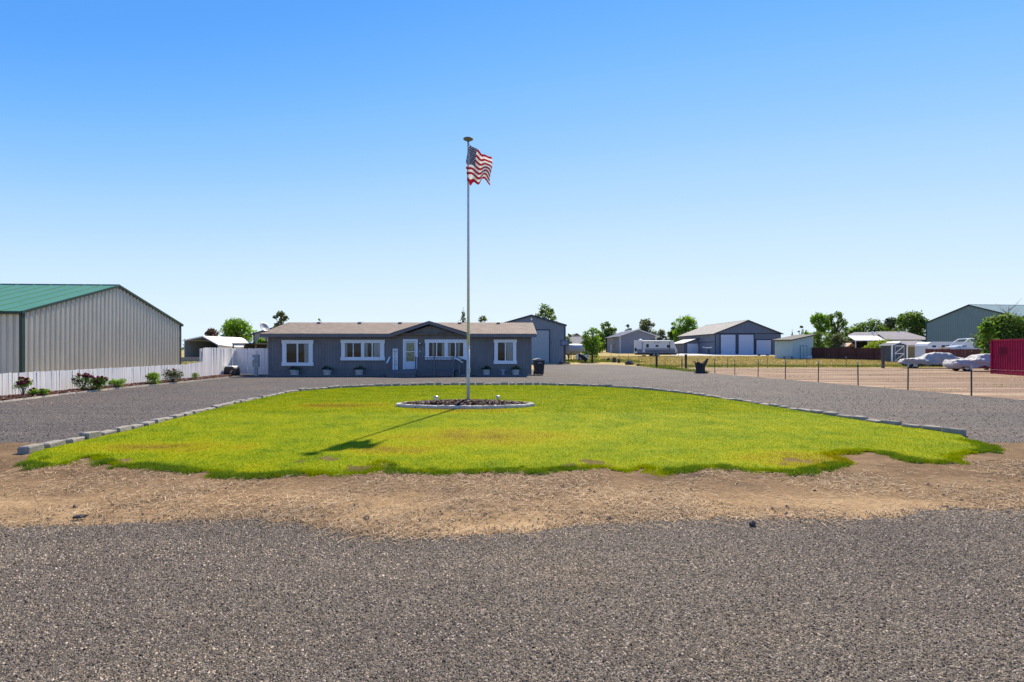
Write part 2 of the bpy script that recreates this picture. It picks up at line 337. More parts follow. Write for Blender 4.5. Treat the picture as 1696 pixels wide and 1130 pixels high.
M["rose"] = leafmat("rose_bloom", (.09, .004, .018), (.17, .008, .035), (.26, .02, .06), .25)
M["weed"] = leafmat("weeds", (.05, .085, .012), (.12, .17, .02), (.25, .24, .06), .35)
M["tuft"] = leafmat("edge_tuft_grass", (.05, .10, .006), (.10, .17, .008), (.19, .25, .012), .4)
M["drygrass"] = leafmat("dry_grass", (.22, .16, .05), (.36, .26, .10), (.48, .37, .18), .3)

def flagmat():
    m, t, b = mat_new("flag_cloth"); uv = N(t, "ShaderNodeUVMap"); sp = N(t, "ShaderNodeSeparateXYZ"); L(t, uv.outputs[0], sp.inputs[0])
    def mth(op, a, bb=None):
        n = N(t, "ShaderNodeMath", operation=op)
        for i, v in enumerate((a, bb)):
            if v is None: continue
            if hasattr(v, "links"): L(t, v, n.inputs[i])
            else: n.inputs[i].default_value = v
        return n.outputs[0]
    u, v = sp.outputs[0], sp.outputs[1]                       # v = 0 at the top
    st = mth('MODULO', mth('FLOOR', mth('MULTIPLY', v, 13)), 2)     # 0 red, 1 white
    col = mixc(t, st, (.30, .005, .016), (.72, .70, .69))
    can = mth('MULTIPLY', mth('LESS_THAN', u, .4), mth('LESS_THAN', v, 7/13))
    su = mth('MULTIPLY', u, 11/.4); sv = mth('MULTIPLY', v, 9/(7/13))
    par = mth('MODULO', mth('ADD', mth('FLOOR', su), mth('FLOOR', sv)), 2)
    fu = mth('SUBTRACT', mth('FRACT', su), .5); fv = mth('SUBTRACT', mth('FRACT', sv), .5)
    d = mth('ADD', mth('MULTIPLY', fu, fu), mth('MULTIPLY', fv, fv))
    star = mth('MULTIPLY', mth('LESS_THAN', d, .075), mth('LESS_THAN', par, .5))
    col = mixc(t, can, col, mixc(t, star, (.008, .012, .055), (.6, .6, .62)))
    L(t, col, b.inputs["Base Color"]); b.inputs["Roughness"].default_value = .75
    tr = N(t, "ShaderNodeBsdfTranslucent"); L(t, col, tr.inputs[0]); mx = N(t, "ShaderNodeMixShader", i_0=.4)
    L(t, b.outputs[0], mx.inputs[1]); L(t, tr.outputs[0], mx.inputs[2]); L(t, mx.outputs[0], t.nodes["Material Output"].inputs[0])
    return m
M["flag"] = flagmat()

# ================================================================== GROUND
def grid_ground():
    xs = sorted(set([-3000, -1200, -500, -250] + list(range(-150, 151, 10)) + [250, 500, 1200, 3000]))
    ys = sorted(set([-400, -60, -20] + list(range(0, 200, 5)) + [230, 300, 500, 900, 1600, 3500]))
    mb = MB()
    for y in ys:
        for x in xs: mb.v.append((x, y, terr(y) - .05))
    nx = len(xs)
    for j in range(len(ys)-1):
        for i in range(nx-1): a = j*nx+i; mb.f.append((a, a+1, a+1+nx, a+nx))
    return mb
kind(part("ground", grid_ground(), M["field"], None, smooth=True), "structure")

def jitter_line(pts, step, amp, seed):
    rr = random.Random(seed); out = []
    for i in range(len(pts)-1):
        a, b = pts[i], pts[i+1]; d = math.dist(a, b); n = max(1, int(d/step))
        for k in range(n):
            t = k/n; out.append((a[0]+(b[0]-a[0])*t + rr.uniform(-amp, amp), a[1]+(b[1]-a[1])*t + rr.uniform(-amp, amp)))
    out.append(pts[-1]); return out
def sheet(name, poly, z, mat, zf=None):
    bm = bmesh.new(); vs = [bm.verts.new((x, y, z if zf is None else zf(x, y))) for x, y in poly]
    es = [bm.edges.new((vs[i], vs[(i+1) % len(vs)])) for i in range(len(vs))]
    bmesh.ops.triangle_fill(bm, use_beauty=True, edges=es)
    m = bpy.data.meshes.new(name); bmesh.ops.recalc_face_normals(bm, faces=bm.faces); bm.to_mesh(m); bm.free(); m.materials.append(mat)
    return link(name, m)
G = lambda lst: [gp(*p) for p in lst]

# right dirt lot
lot = jitter_line([(12, 13), (40, 13), (95, 13), (95, 53)], 3, 0, 1) + jitter_line([(95, 53), (60, 53.5), (40, 52.5), (17, 51), (14.5, 48)], .8, .35, 2)[1:]
kind(sheet("dirt_lot", lot, -.022, M["lot"]), "structure")
# driveway: from the verge round both sides of the lawn to the house and back to the workshop
dl = [gp(-40, 672), gp(0, 667.3), gp(100, 655), gp(200, 644), gp(300, 634), gp(372, 626.6)]
dr = [(18.9, 13.0), (18.2, 19.5), (17.3, 26), (16.2, 33), (15.2, 40), (14.6, 47), (13.2, 58), (9.8, 70)]
drive = jitter_line([(-30, 7.4), (-30, 15.0), gp(-40, 672)], 2, 0, 3)[:-1] + jitter_line(dl, .6, .08, 4)[:-1] + [gp(372, 626.6), (-20, 37.5), (-18, 46), (2.5, 46), (2.5, 71)] + \
        jitter_line(dr[::-1], .6, .14, 5)[:-1] + [dr[0], (19.5, 10.2)] + jitter_line([(12, 9.6), (8.5, 8.9), (-8, 8.6), (-20, 7.7)], .5, .12, 6)
kind(sheet("driveway", drive, 0.0, M["gravel_drive"]), "structure")
# dirt verge
RE = [(-1200, 868), (-400, 874), (0, 877), (150, 873), (300, 866), (420, 862), (500, 872), (570, 886), (700, 893), (820, 889), (900, 880), (990, 870), (1090, 864), (1200, 861), (1330, 862), (1470, 862), (1530, 849), (1600, 844), (1696, 848), (2100, 852), (2900, 855)]
redge = sorted(jitter_line(G(RE), .09, .05, 8))
def hnoise(x, y):
    return (math.sin(x*1.7+y*2.3)*.5 + math.sin(x*4.1-y*3.7+1.3)*.3 + math.sin(x*9.3+y*7.9+.5)*.2 + math.sin(x*17.0-y*15.1)*.12)
mb = MB(); nx, ny = 420, 60
for j in range(ny+1):
    for i in range(nx+1):
        x = -20 + 40*i/nx; y = 4.6 + 5.3*j/ny
        k = min(1, max(0, (y-5.4)/.5)) * min(1, max(0, (9.9-y)/.8))
        mb.v.append((x, y, .006 + .022*k*(hnoise(x, y)*.5+.5)))
for j in range(ny):
    for i in range(nx): a = j*(nx+1)+i; mb.f.append((a, a+1, a+nx+2, a+nx+1))
kind(part("verge", mb, M["dirt"], None, smooth=True), "structure")
road = [(-60, -25), (60, -25), (60, gp(2900, 855)[1])] + redge[::-1] + [(-60, gp(-1200, 868)[1])]
kind(sheet("road", road, 0.016, M["gravel_road"]), "structure")

# ------------------------------------------------------------------ loose stones on the road and drive
def stones(name, x, y, z, r, mat):
    n = len(x); a0 = NR.uniform(0, 6.28, n); vs = np.zeros((n, 6, 3), np.float32)
    for q in range(3):
        a = a0 + q*2.0944 + NR.uniform(-.45, .45, n); rr = r*NR.uniform(.85, 1.45, n)
        vs[:, q] = np.stack([x + np.cos(a)*rr, y + np.sin(a)*rr, z - r*.25], 1)
        a2 = a + NR.uniform(-.3, .3, n); r2 = r*NR.uniform(.35, .85, n)
        vs[:, q+3] = np.stack([x + np.cos(a2)*r2, y + np.sin(a2)*r2, z + r*NR.uniform(.35, 1.0, n)], 1)
    ft = np.array([[0,1,4],[0,4,3],[1,2,5],[1,5,4],[2,0,3],[2,3,5],[3,4,5]])
    fs = (np.arange(n)[:, None, None]*6 + ft[None]).reshape(-1, 3)
    return kind(link(name, np_mesh(name, vs.reshape(-1, 3), fs, mat)), "stuff")
def scat(n, zlo, zhi, pw=1.0, half=1.08):
    u = NR.uniform(0, 1, n); y = np.sqrt(zlo**2 + (zhi**2 - zlo**2)*u) if pw == 1 else zlo + (zhi-zlo)*u**pw
    return NR.uniform(-half, half, n)*y, y
n = 255000; y = np.sqrt(1.6**2+(5.9**2-1.6**2)*NR.uniform(0, 1, n)); x = NR.uniform(-1, 1, n)*(1.06*y+3.2)
k = in_poly(x, y, road) & (NR.uniform(0, 1, n) < np.clip(1.08-(np.abs(x)-1.06*y-.3)/2.6, 0, 1))
# let a few stones stray over the dirt edge
RA = np.array(redge); ey = np.interp(x, RA[:, 0], RA[:, 1]); over = np.clip(y-ey, 0, 9)
stray = (~in_poly(x, y, road)) & (NR.uniform(0, 1, len(x)) < .55*np.exp(-over/.10) + .03)
k = k | stray; x, y = x[k], y[k]
o = stones("loose_road_gravel", x, y, np.full(len(x), .016), np.abs(NR.normal(.0046, .0022, len(x)))+.0018, M["stones"])
tag(o, "fine grey gravel chips covering the road in the foreground", "gravel")

# ------------------------------------------------------------------ lawn
ST = [(55, 750), (85, 743.5), (120, 735.5), (185, 722), (250, 706.5), (300, 694), (345, 683.5), (400, 670), (440, 661), (480, 652.5), (500, 649.5), (560, 644), (620, 641), (700, 639), (800, 638.3), (900, 638.5), (1000, 641.5), (1050, 645.5), (1100, 650.5), (1150, 657), (1200, 664.5), (1250, 672), (1300, 680.5), (1350, 688.5), (1400, 696), (1450, 703.5), (1500, 710.5), (1550, 717), (1586, 721.5)]
FR = [(1606, 733), (1650, 746), (1600, 757), (1575, 760), (1606, 770), (1560, 769), (1500, 764), (1475, 754), (1440, 750), (1390, 753), (1375, 757), (1416, 768), (1385, 775), (1330, 786), (1260, 785), (1200, 778), (1150, 779), (1130, 783), (1090, 792), (1062, 786), (1072, 776), (1040, 786), (1000, 777), (930, 781), (890, 786), (850, 783), (790, 786), (700, 787), (650, 784), (640, 771), (628, 769), (627, 784), (600, 789), (540, 790), (480, 786), (440, 793), (350, 792), (352, 784), (300, 784), (240, 775), (190, 776), (165, 768), (150, 760), (130, 763), (112, 773), (60, 776), (40, 768)]
stone_line = G(ST)
front = jitter_line(G(FR), .055, .045, 9)
lawn_poly = jitter_line(stone_line, .4, 0, 10) + front
def lawn_h(x, y):
    return .023 + .06*max(0, 1 - ((y-16.4)/8.2)**2)
def fill_grid(name, poly, zf, mat, step):
    """triangulated interior with grid points so the lawn swells gently"""
    P = np.array(poly); xs = np.arange(P[:,0].min(), P[:,0].max(), step); ys = np.arange(P[:,1].min(), P[:,1].max(), step)
    from mathutils.geometry import delaunay_2d_cdt
    gx, gy = np.meshgrid(xs, ys); gx, gy = gx.ravel(), gy.ravel(); k = in_poly(gx, gy, poly)
    pts = [Vector(p) for p in poly] + [Vector((a, b)) for a, b in zip(gx[k], gy[k])]
    n = len(poly); r = delaunay_2d_cdt(pts, [(i, (i+1) % n) for i in range(n)], [list(range(n))], 1, 1e-5)
    m = bpy.data.meshes.new(name); m.from_pydata([(p.x, p.y, zf(p.x, p.y)) for p in r[0]], [], [tuple(f) for f in r[2]]); m.materials.append(mat)
    return link(name, m)
kind(fill_grid("lawn", lawn_poly, lawn_h, M["lawn"], .6), "structure")
# island bed in the lawn
ICX, ICY, IRX, IRY = -1.44, 15.72, 2.03, .72
def island(a, k=1.0): return (ICX + IRX*k*math.cos(a)*(1-.0), ICY + IRY*k*math.sin(a))
isl_poly = [island(2*math.pi*i/40, 1.06) for i in range(40)]
def blades(name, n, region, h, w, mat, zfun, lean=.5, exclude=None, dens=None):
    x, y = region(n)
    k = in_poly(x, y, lawn_poly) if name == "lawn_grass" else np.ones(len(x), bool)
    if name == "lawn_grass":     # ragged tufts creep past the edge
        cl = np.sin(x*6.1+1.0)*np.sin(x*2.3+y*4)+np.sin(x*13.7+y*3)*.6
        k[len(k)-EDGE_N:] |= cl[len(k)-EDGE_N:] > .15
    if exclude is not None: k &= ~in_poly(x, y, exclude)
    x, y = x[k], y[k]; n = len(x); z = zfun(x, y)
    a = NR.uniform(0, 6.28, n); hh = h(x, y)*NR.uniform(.55, 1.25, n); ww = w(x, y)*NR.uniform(.7, 1.3, n)
    dx, dy = np.cos(a), np.sin(a); la = NR.uniform(0, 6.28, n); ln = NR.uniform(0, lean, n)*hh
    v = np.zeros((n, 3, 3), np.float32)
    v[:, 0] = np.stack([x-dx*ww, y-dy*ww, z-.01], 1); v[:, 1] = np.stack([x+dx*ww, y+dy*ww, z-.01], 1)
    v[:, 2] = np.stack([x+np.cos(la)*ln, y+np.sin(la)*ln, z+hh], 1)
    return kind(link(name, np_mesh(name, v.reshape(-1, 3), np.arange(n*3).reshape(-1, 3), mat)), "stuff")
FRA = np.array(G(FR))
def fdist(x, y):
    d = np.full(len(x), 9.0)
    for i in range(len(FRA)-1):
        a, b = FRA[i], FRA[i+1]; ab = b-a; t = np.clip(((x-a[0])*ab[0]+(y-a[1])*ab[1])/max(1e-6, ab@ab), 0, 1)
        d = np.minimum(d, np.hypot(x-a[0]-t*ab[0], y-a[1]-t*ab[1]))
    return d
def lawn_reg(n):
    y = 7.0 + (26.6-7.0)*NR.uniform(0, 1, n)**1.9; x = NR.uniform(-1, 1, n)*(9.2 + 0*y)
    return x, y
EDGE_N = 42000
def edge_reg(n):
    i = NR.integers(0, len(front)-1, n); p = np.array(front); t = NR.uniform(0, 1, (n, 1)); q = p[i]*(1-t)+p[np.minimum(i+1, len(p)-1)]*t
    return q[:, 0]+NR.normal(0, .06, n), q[:, 1]+NR.normal(.03, .07, n)
def both(n):
    a, b = lawn_reg(n); c, d = edge_reg(EDGE_N); return np.concatenate([a, c]), np.concatenate([b, d])
lz = lambda x, y: .023 + .06*np.maximum(0, 1-((y-16.4)/8.2)**2)
def bh(x, y):
    d = fdist(x, y); clump = .5+.5*np.sin(x*5.3+np.sin(y*7)*1.5)*np.sin(y*9.1+x*2)
    return .018 + .008*(y > 14) + np.where(d < .28, .042*(1-d/.28)*clump**1.5, 0)
o = blades("lawn_grass", 620000, both, bh, lambda x, y: .0028+.00028*y, M["blade"], lz, .8, exclude=isl_poly)
tag(o, "short bright yellow-green turf covering the oval front lawn", "grass")

NT = 900; fi = NR.integers(0, len(front)-1, NT); fp = np.array(front)[fi] + np.stack([NR.normal(0, .05, NT), NR.normal(.02, .075, NT)], 1)
keep = (np.sin(fp[:, 0]*3.1)+np.sin(fp[:, 0]*7.7+1)*.8+np.sin(fp[:, 0]*1.3+2)*.6) > -.35; fp = fp[keep]; TS = NR.uniform(.5, 1.3, len(fp))
def tuft_reg(n):
    q = NR.integers(0, len(fp), n); tuft_reg.h = TS[q]; return fp[q, 0]+NR.normal(0, .045, n)*TS[q], fp[q, 1]+NR.normal(0, .03, n)*TS[q]
o = blades("edge_tufts", 60000, tuft_reg, lambda x, y: .055*tuft_reg.h, lambda x, y: .0032+0*x, M["tuft"], lambda x, y: np.full(len(x), .018), 1.1)
tag(o, "ragged darker green grass tufts creeping over the lawn's front edge", "grass")
# ------------------------------------------------------------------ straw, clods on the verge
def straw(name, n, reg, ln, wd, mat, zf):
    x, y = reg(n); n = len(x); a = NR.uniform(0, 6.28, n); l = ln*NR.uniform(.4, 1.4, n)/2; z = zf(x, y) + NR.uniform(.004, .02, n)
    dx, dy = np.cos(a)*l, np.sin(a)*l; px_, py_ = -np.sin(a)*wd, np.cos(a)*wd; tz = NR.uniform(-.012, .02, n)
    v = np.zeros((n, 4, 3), np.float32)
    v[:, 0] = np.stack([x-dx-px_, y-dy-py_, z], 1); v[:, 1] = np.stack([x-dx+px_, y-dy+py_, z+wd*.6], 1)
    v[:, 2] = np.stack([x+dx+px_, y+dy+py_, z+tz], 1); v[:, 3] = np.stack([x+dx-px_, y+dy-py_, z+tz-wd*.4], 1)
    return kind(link(name, np_mesh(name, v.reshape(-1, 3), np.arange(n*4).reshape(-1, 4), mat)), "stuff")
def verge_reg(n):
    x, y = scat(n, 4.6, 8.3, half=1.25); RA = np.array(redge); un = np.clip(np.interp(x, RA[:, 0], RA[:, 1])-y, 0, 9)
    k = (NR.uniform(0, 1, n) < np.exp(-un/.09)) & ~in_poly(x, y, lawn_poly)
    cl = np.sin(x*1.3+y*2.1)+np.sin(x*3.1-y*2.7)*.7+np.sin(x*.6+2)*.6
    k &= (NR.uniform(0, 1, n) < np.clip(.45+.35*cl - np.maximum(0, y-7.3)*.5, .06, 1)); return x[k], y[k]
o = straw("dry_straw", 115000, verge_reg, .09, .0022, M["straw"], lambda x, y: np.full(len(x), .014))
tag(o, "pale dry straw strewn over the dirt verge between lawn and road", "straw")
x, y = verge_reg(2600)
o = stones("dirt_clods", x, y, np.full(len(x), .018), np.abs(NR.normal(0, .011, len(x)))+.003, M["clod"]); tag(o, "small dark dirt clods scattered across the verge", "clods")
x, y = scat(190000, 8, 40, half=1.05); k = in_poly(x, y, drive) & ~in_poly(x, y, lawn_poly) & (NR.uniform(0, 1, len(x)) < np.clip(1.25-y/34, .0, 1)); x, y = x[k], y[k]
o = stones("loose_drive_gravel", x, y, np.zeros(len(x)), np.abs(NR.normal(.008, .005, len(x)))+.003, M["stones2"]); tag(o, "coarse grey gravel of the driveway around the lawn", "gravel")

# ------------------------------------------------------------------ concrete blocks round the lawn
def block_mesh(name, lx, ly, lz, seed, mat):
    rr = random.Random(seed); bm = bmesh.new(); bmesh.ops.create_cube(bm, size=1)
    for v in bm.verts:
        v.co.x *= lx*(1+rr.uniform(-.08, .08)); v.co.y *= ly*(1+rr.uniform(-.1, .1)); v.co.z = (v.co.z+.5)*lz*(1+rr.uniform(-.06, .06))
    bmesh.ops.bevel(bm, geom=bm.edges[:], offset=.018, segments=1, affect='EDGES')
    for v in bm.verts: v.co += Vector((rr.uniform(-.006, .006), rr.uniform(-.006, .006), rr.uniform(-.005, .005)))
    m = bpy.data.meshes.new(name); bm.to_mesh(m); bm.free(); m.materials.append(mat); return m
def along(pts, step):
    out = []; acc = 0.0
    for i in range(len(pts)-1):
        a, b = Vector(pts[i]), Vector(pts[i+1]); d = (b-a).length
        while acc <= d:
            p = a + (b-a)*(acc/d); out.append((p.x, p.y, math.atan2(b.y-a.y, b.x-a.x))); acc += step
        acc -= d
    return out
edging = thing("lawn_edging", "row of loose grey concrete blocks curving around the back of the lawn", "edging", (stone_line[14][0], stone_line[14][1], 0))
e0 = Vector(edging.location)
bms = [block_mesh("block", .35+.03*(i % 3)-.04, .20, .145+.015*(i % 2), i, M["block"]) for i in range(6)]
for i, (bx, by, a) in enumerate(along(stone_line, .415)):
    q = link("block", bms[i % 6], edging, (bx-e0.x + R.uniform(-.025, .025), by-e0.y + R.uniform(-.03, .03), -.012 + R.uniform(-.03, .02)), (R.uniform(-.06, .06), R.uniform(-.05, .05), a + R.uniform(-.12, .12)))
# island edging, mulch, lights, pole
ied = thing("island_edging", "pale curved concrete edging blocks ringing the mulched flagpole bed", "edging", (ICX, ICY, .06))
ibm = [block_mesh("block", .33, .15, .12, 20+i, paint("pale_block", (.52, .47, .40), .9, .15, 6, bump=.4)) for i in range(4)]
per = along([island(2*math.pi*i/60) for i in range(61)], .33)
for i, (bx, by, a) in enumerate(per): link("block", ibm[i % 4], ied, (bx-ICX, by-ICY, -.01), (0, R.uniform(-.03, .03), a + R.uniform(-.05, .05)))
def chips(name, x, y, z, s, mat):
    n = len(x); v = np.zeros((n, 4, 3), np.float32); a = NR.uniform(0, 6.28, n); tz = NR.uniform(-.5, .5, n)
    for q, (i, j) in enumerate(((-1, -.4), (1, -.5), (1, .4), (-.9, .5))):
        v[:, q] = np.stack([x+(np.cos(a)*i-np.sin(a)*j)*s, y+(np.sin(a)*i+np.cos(a)*j)*s, z+tz*i*s+np.abs(j)*s*.5], 1)
    return kind(link(name, np_mesh(name, v.reshape(-1, 3), np.arange(n*4).reshape(-1, 4), mat)), "stuff")
n = 7000; rr_ = np.sqrt(NR.uniform(0, 1, n))*.96; aa = NR.uniform(0, 6.28, n)
o = chips("island_mulch", ICX+IRX*rr_*np.cos(aa), ICY+IRY*rr_*np.sin(aa), .13+.10*(1-rr_**2)+NR.uniform(0, .03, n), NR.uniform(.02, .05, n), M["mulch2"])
tag(o, "dark brown bark chips filling the flagpole island bed", "mulch")
mb = MB(); mb.poly([(ICX+IRX*.98*math.cos(2*math.pi*i/32), ICY+IRY*.98*math.sin(2*math.pi*i/32), .125) for i in range(32)])
kind(part("island_soil", mb, M["soil"], None), "structure")
PX, PY = X(775.5, 15.9), 15.9
pole = thing("flagpole", "tall slim silver flagpole standing in the island bed", "flagpole", (PX, PY, .12))
zt = Hh(236, PY) - .12
part("pole_shaft", MB().tube([(0, 0, -.1), (0, 0, 1.75)], .052, 14), M["steel"], pole, True)
part("pole_shaft", MB().tube([(0, 0, 1.75), (0, 0, 4.6), (0, 0, zt)], [.043, .036, .028], 14), M["steel"], pole, True)
part("pole_joint", MB().tube([(0, 0, 1.70), (0, 0, 1.80)], .057, 14), M["steel"], pole, True)
dsk = part("solar_disc", MB().lathe([(.03, 0), (.05, .05), (.145, .085), (.155, .10), (.15, .115), (.05, .125)], 28, (0, 0, zt)), paint("disc_grey", (.16, .15, .14), .6, .1), pole, True)
part("halyard", MB().tube([(.045, -.03, 1.0), (.05, -.03, 4.5), (.035, -.03, zt-.05)], .004, 5), M["white"], pole)
part("cleat", MB().box(.04, .07, -.07, -.03, 1.0, 1.12), M["steel"], pole)
# flag
fw = thing("flag", "red white and blue striped flag furled at the top of the pole", "flag", (PX, PY, Hh(241, PY)))
mb = MB(); nu, nv = 60, 40; uvs = []
for j in range(nv+1):
    for i in range(nu+1):
        u, v = i/nu, j/nv
        xx = (.27*u/.4 if u < .4 else .27+.50*(u-.4)/.6) - .14*math.sin(min(1, v*1.15)*math.pi*.75)*(1-u)**2.2 + .05*math.sin(u*7+v*5)*u
        yy = -.03 + .20*math.sin(u*11.5 + v*2.6 + .4)*min(1, u*3)*(.35+.65*v) + .05*math.sin(u*23+v*4)*u + .10*math.sin(v*5)*u
        ww = -v*1.12*(1-.30*u) - .42*u**1.1 + .07*math.sin(u*9+1.2)*v*u - .05*math.sin(u*3.14)*v
        if v > .86: ww -= .20*(v-.86)/.14*math.exp(-((u-.16)/.09)**2)
        mb.v.append((xx*.85+.05, yy, ww*.96)); uvs.append((u, v))
for j in range(nv):
    for i in range(nu): a = j*(nu+1)+i; mb.f.append((a, a+1, a+nu+2, a+nu+1))
fo = part("flag_cloth", mb, M["flag"], fw, True); ul = fo.data.uv_layers.new(name="UVMap")
for lp in fo.data.loops: ul.data[lp.index].uv = uvs[lp.vertex_index]
part("clip", MB().tube([(.0, -.03, -.03), (.05, -.03, 0)], .008, 6), M["steel"], fw); part("clip", MB().tube([(-.05, -.03, -1.1), (.05, -.03, -1.12)], .008, 6), M["steel"], fw)
for k_, (px, py, lab) in enumerate(((722.5, 672, "squat silver solar path light left of the flagpole"), (824.5, 667.5, "small silver solar path light right of the flagpole"))):
    z = 15.35 if k_ == 0 else 16.05
    o = thing("solar_path_light", lab, "path light", (X(px, z), z, .15), 0, "solar lights in the island bed")
    hh = Hh(655.5 if k_ == 0 else 655, z) - .15
    part("stake", MB().tube([(0, 0, -.05), (0, 0, hh*.55)], .012, 8), M["black"], o)
    part("lens", MB().lathe([(.025, hh*.5), (.05, hh*.62), (.055, hh*.78)], 14), M["lampglass"], o, True)
    part("cap", MB().lathe([(.075, hh*.78), (.08, hh*.84), (.05, hh*.96), (.01, hh)], 16), M["solarcap"], o, True)

# ================================================================== HOUSE
HX0, HZ0, HR = X(445, 36.0), 36.0, .02
house = thing("mobile_home", "long single-storey slate-grey home with white window trim and brown shingle roof", "house", (HX0, HZ0, 0), HR)
def lu(px, v=0.0):
    u = 9.0
    for _ in range(6): u = (px-CX)*(HZ0+v+HR*u)/F - HX0
    return u
def lw(py, v=0.0, u=9.0): return Hh(py, HZ0+v+HR*u)
HL = lu(880); WH = 2.72; RD = 8.5; EO = .36; ER = 3.90; EF = 2.88
METAL = [(0, 0), (.55, 0), (.65, 1), (.85, 1), (.95, 0)]; SIDING = [(0, 0), (.86, 0), (.88, -1), (.98, -1)]; VEE = [(0, 0), (.45, 0), (.5, 1), (.55, 0)]
def cwall(mb, a, b, base, topf, period, prof, depth):
    """upright sheet from a to b with real ribs or grooves; outward is to the right of a->b"""
    a, b = Vector(a), Vector(b); Ln = (b-a).length; d = (b-a)/Ln; nrm = Vector((d.y, -d.x))
    ss = []
    k = 0
    while k*period < Ln:
        for (f, q) in prof:
            s = (k+f)*period
            if s < Ln: ss.append((s, q*depth))
        k += 1
    ss.append((Ln, 0)); n = len(mb.v)
    for s, q in ss:
        p = a + d*s + nrm*q; mb.v.append((p.x, p.y, base)); mb.v.append((p.x, p.y, topf(s)))
    for i in range(len(ss)-1): mb.f.append((n+2*i, n+2*i+2, n+2*i+3, n+2*i+1))
    return mb
gL, gR, gP = lu(657), lu(776), lu(712)
gW = .0; GPk = lw(536.5, 0) - .12
def front_top(s):
    if gL < s < gR:
        t = (s-gL)/(gP-gL) if s < gP else (gR-s)/(gR-gP); return WH + (GPk-WH)*t
    return WH
part("wall", cwall(MB(), (0, 0), (HL, 0), .2, front_top, .205, SIDING, .014), M["house"], house)
part("wall", cwall(MB(), (HL, 0), (HL, RD), .2, lambda s: WH+(ER-.1-WH)*(1-abs(s-RD/2)/(RD/2)), .205, SIDING, .014), M["house"], house)
part("wall", cwall(MB(), (0, RD), (0, 0), .2, lambda s: WH+(ER-.1-WH)*(1-abs(s-RD/2)/(RD/2)), .205, SIDING, .014), M["house"], house)
part("wall", cwall(MB(), (HL, RD), (0, RD), .2, lambda s: WH, .205, SIDING, .014), M["house"], house)
part("skirting", MB().box(-.02, HL+.02, -.03, RD+.03, 0, .34), M["house_trim"], house)
part("corner_trim", MB().box(-.02, .10, -.022, .03, .34, WH), M["house_trim"], house); part("corner_trim", MB().box(HL-.10, HL+.02, -.022, .03, .34, WH), M["house_trim"], house)
part("belt_seam", MB().box(.1, HL-.1, -.02, -.002, .40, .44), M["house_trim"], house)
# roof: two main slopes and the entry gable
sl = (ER-EF)/(RD/2+EO); gl = .42
def slab(mb, pts, th=.05):
    mb.prism([(p[0], p[1], p[2]) for p in pts], (0, 0, th)); return mb
roof = part("roof", slab(MB(), [(-gl, -EO, EF), (HL+gl*.8, -EO, EF), (HL+gl*.8, RD/2, ER), (-gl, RD/2, ER)]), M["shingle"], house)
part("roof", slab(MB(), [(HL+gl*.8, RD+EO, EF), (-gl, RD+EO, EF), (-gl, RD/2, ER), (HL+gl*.8, RD/2, ER)]), M["shingle"], house)
gOL, gOR = lu(646, -.4), lu(778, -.4); gz_ = EF + .02; pk = GPk + .25
vb = (pk-EF)/sl - EO
part("entry_roof", slab(MB(), [(gOL, -EO-.06, gz_), (gP, -EO-.06, pk), (gP, vb, pk), (gOL, -EO+.05, gz_)], .06), M["shingle"], house)
part("entry_roof", slab(MB(), [(gP, -EO-.06, pk), (gOR, -EO-.06, gz_), (gOR, -EO+.05, gz_), (gP, vb, pk)], .06), M["shingle"], house)
def fas(a, b, hgt=.2): return MB().prism([(a[0], -EO-.08, a[1]-hgt), (b[0], -EO-.08, b[1]-hgt), (b[0], -EO-.08, b[1]), (a[0], -EO-.08, a[1])], (0, .035, 0))
part("fascia", fas((-gl, EF), (gOL, EF)), M["house_trim"], house); part("fascia", fas((gOR, EF), (HL+gl*.8, EF)), M["house_trim"], house)
part("fascia", fas((gOL, EF), (gP, pk+.03)), M["house_trim"], house); part("fascia", fas((gP, pk+.03), (gOR, EF)), M["house_trim"], house)
part("soffit", MB().box(-gl, gL, -EO-.04, 0, WH-.02, WH), M["house_trim"], house); part("soffit", MB().box(gR, HL+gl*.8, -EO-.04, 0, WH-.02, WH), M["house_trim"], house)
for s, q in ((-gl, -1), (HL+gl*.8, 1)):
    part("rake_trim", MB().prism([(s, -EO, EF-.16), (s, RD/2, ER-.16), (s, RD+EO, EF-.16), (s, RD+EO, EF+.02), (s, RD/2, ER+.02), (s, -EO, EF+.02)], (.03*q, 0, 0)), M["house_trim"], house)
for px in (529.5, 597, 664, 763, 827):
    u = lu(px, 3.6); v0 = 3.75
    zz = EF + sl*(v0+EO) + .05
    vent = part("roof_vent", MB().prism([(u-.14, v0-.16, zz-.03), (u+.14, v0-.16, zz-.03), (u+.14, v0+.16, zz+.05), (u-.14, v0+.16, zz+.05)], (0, 0, .13)), paint("vent_metal", (.5, .48, .46), .5, .1), roof)
    part("vent_mouth", MB().box(u-.12, u+.12, v0-.175, v0-.162, zz+.0, zz+.08), M["black"], vent)
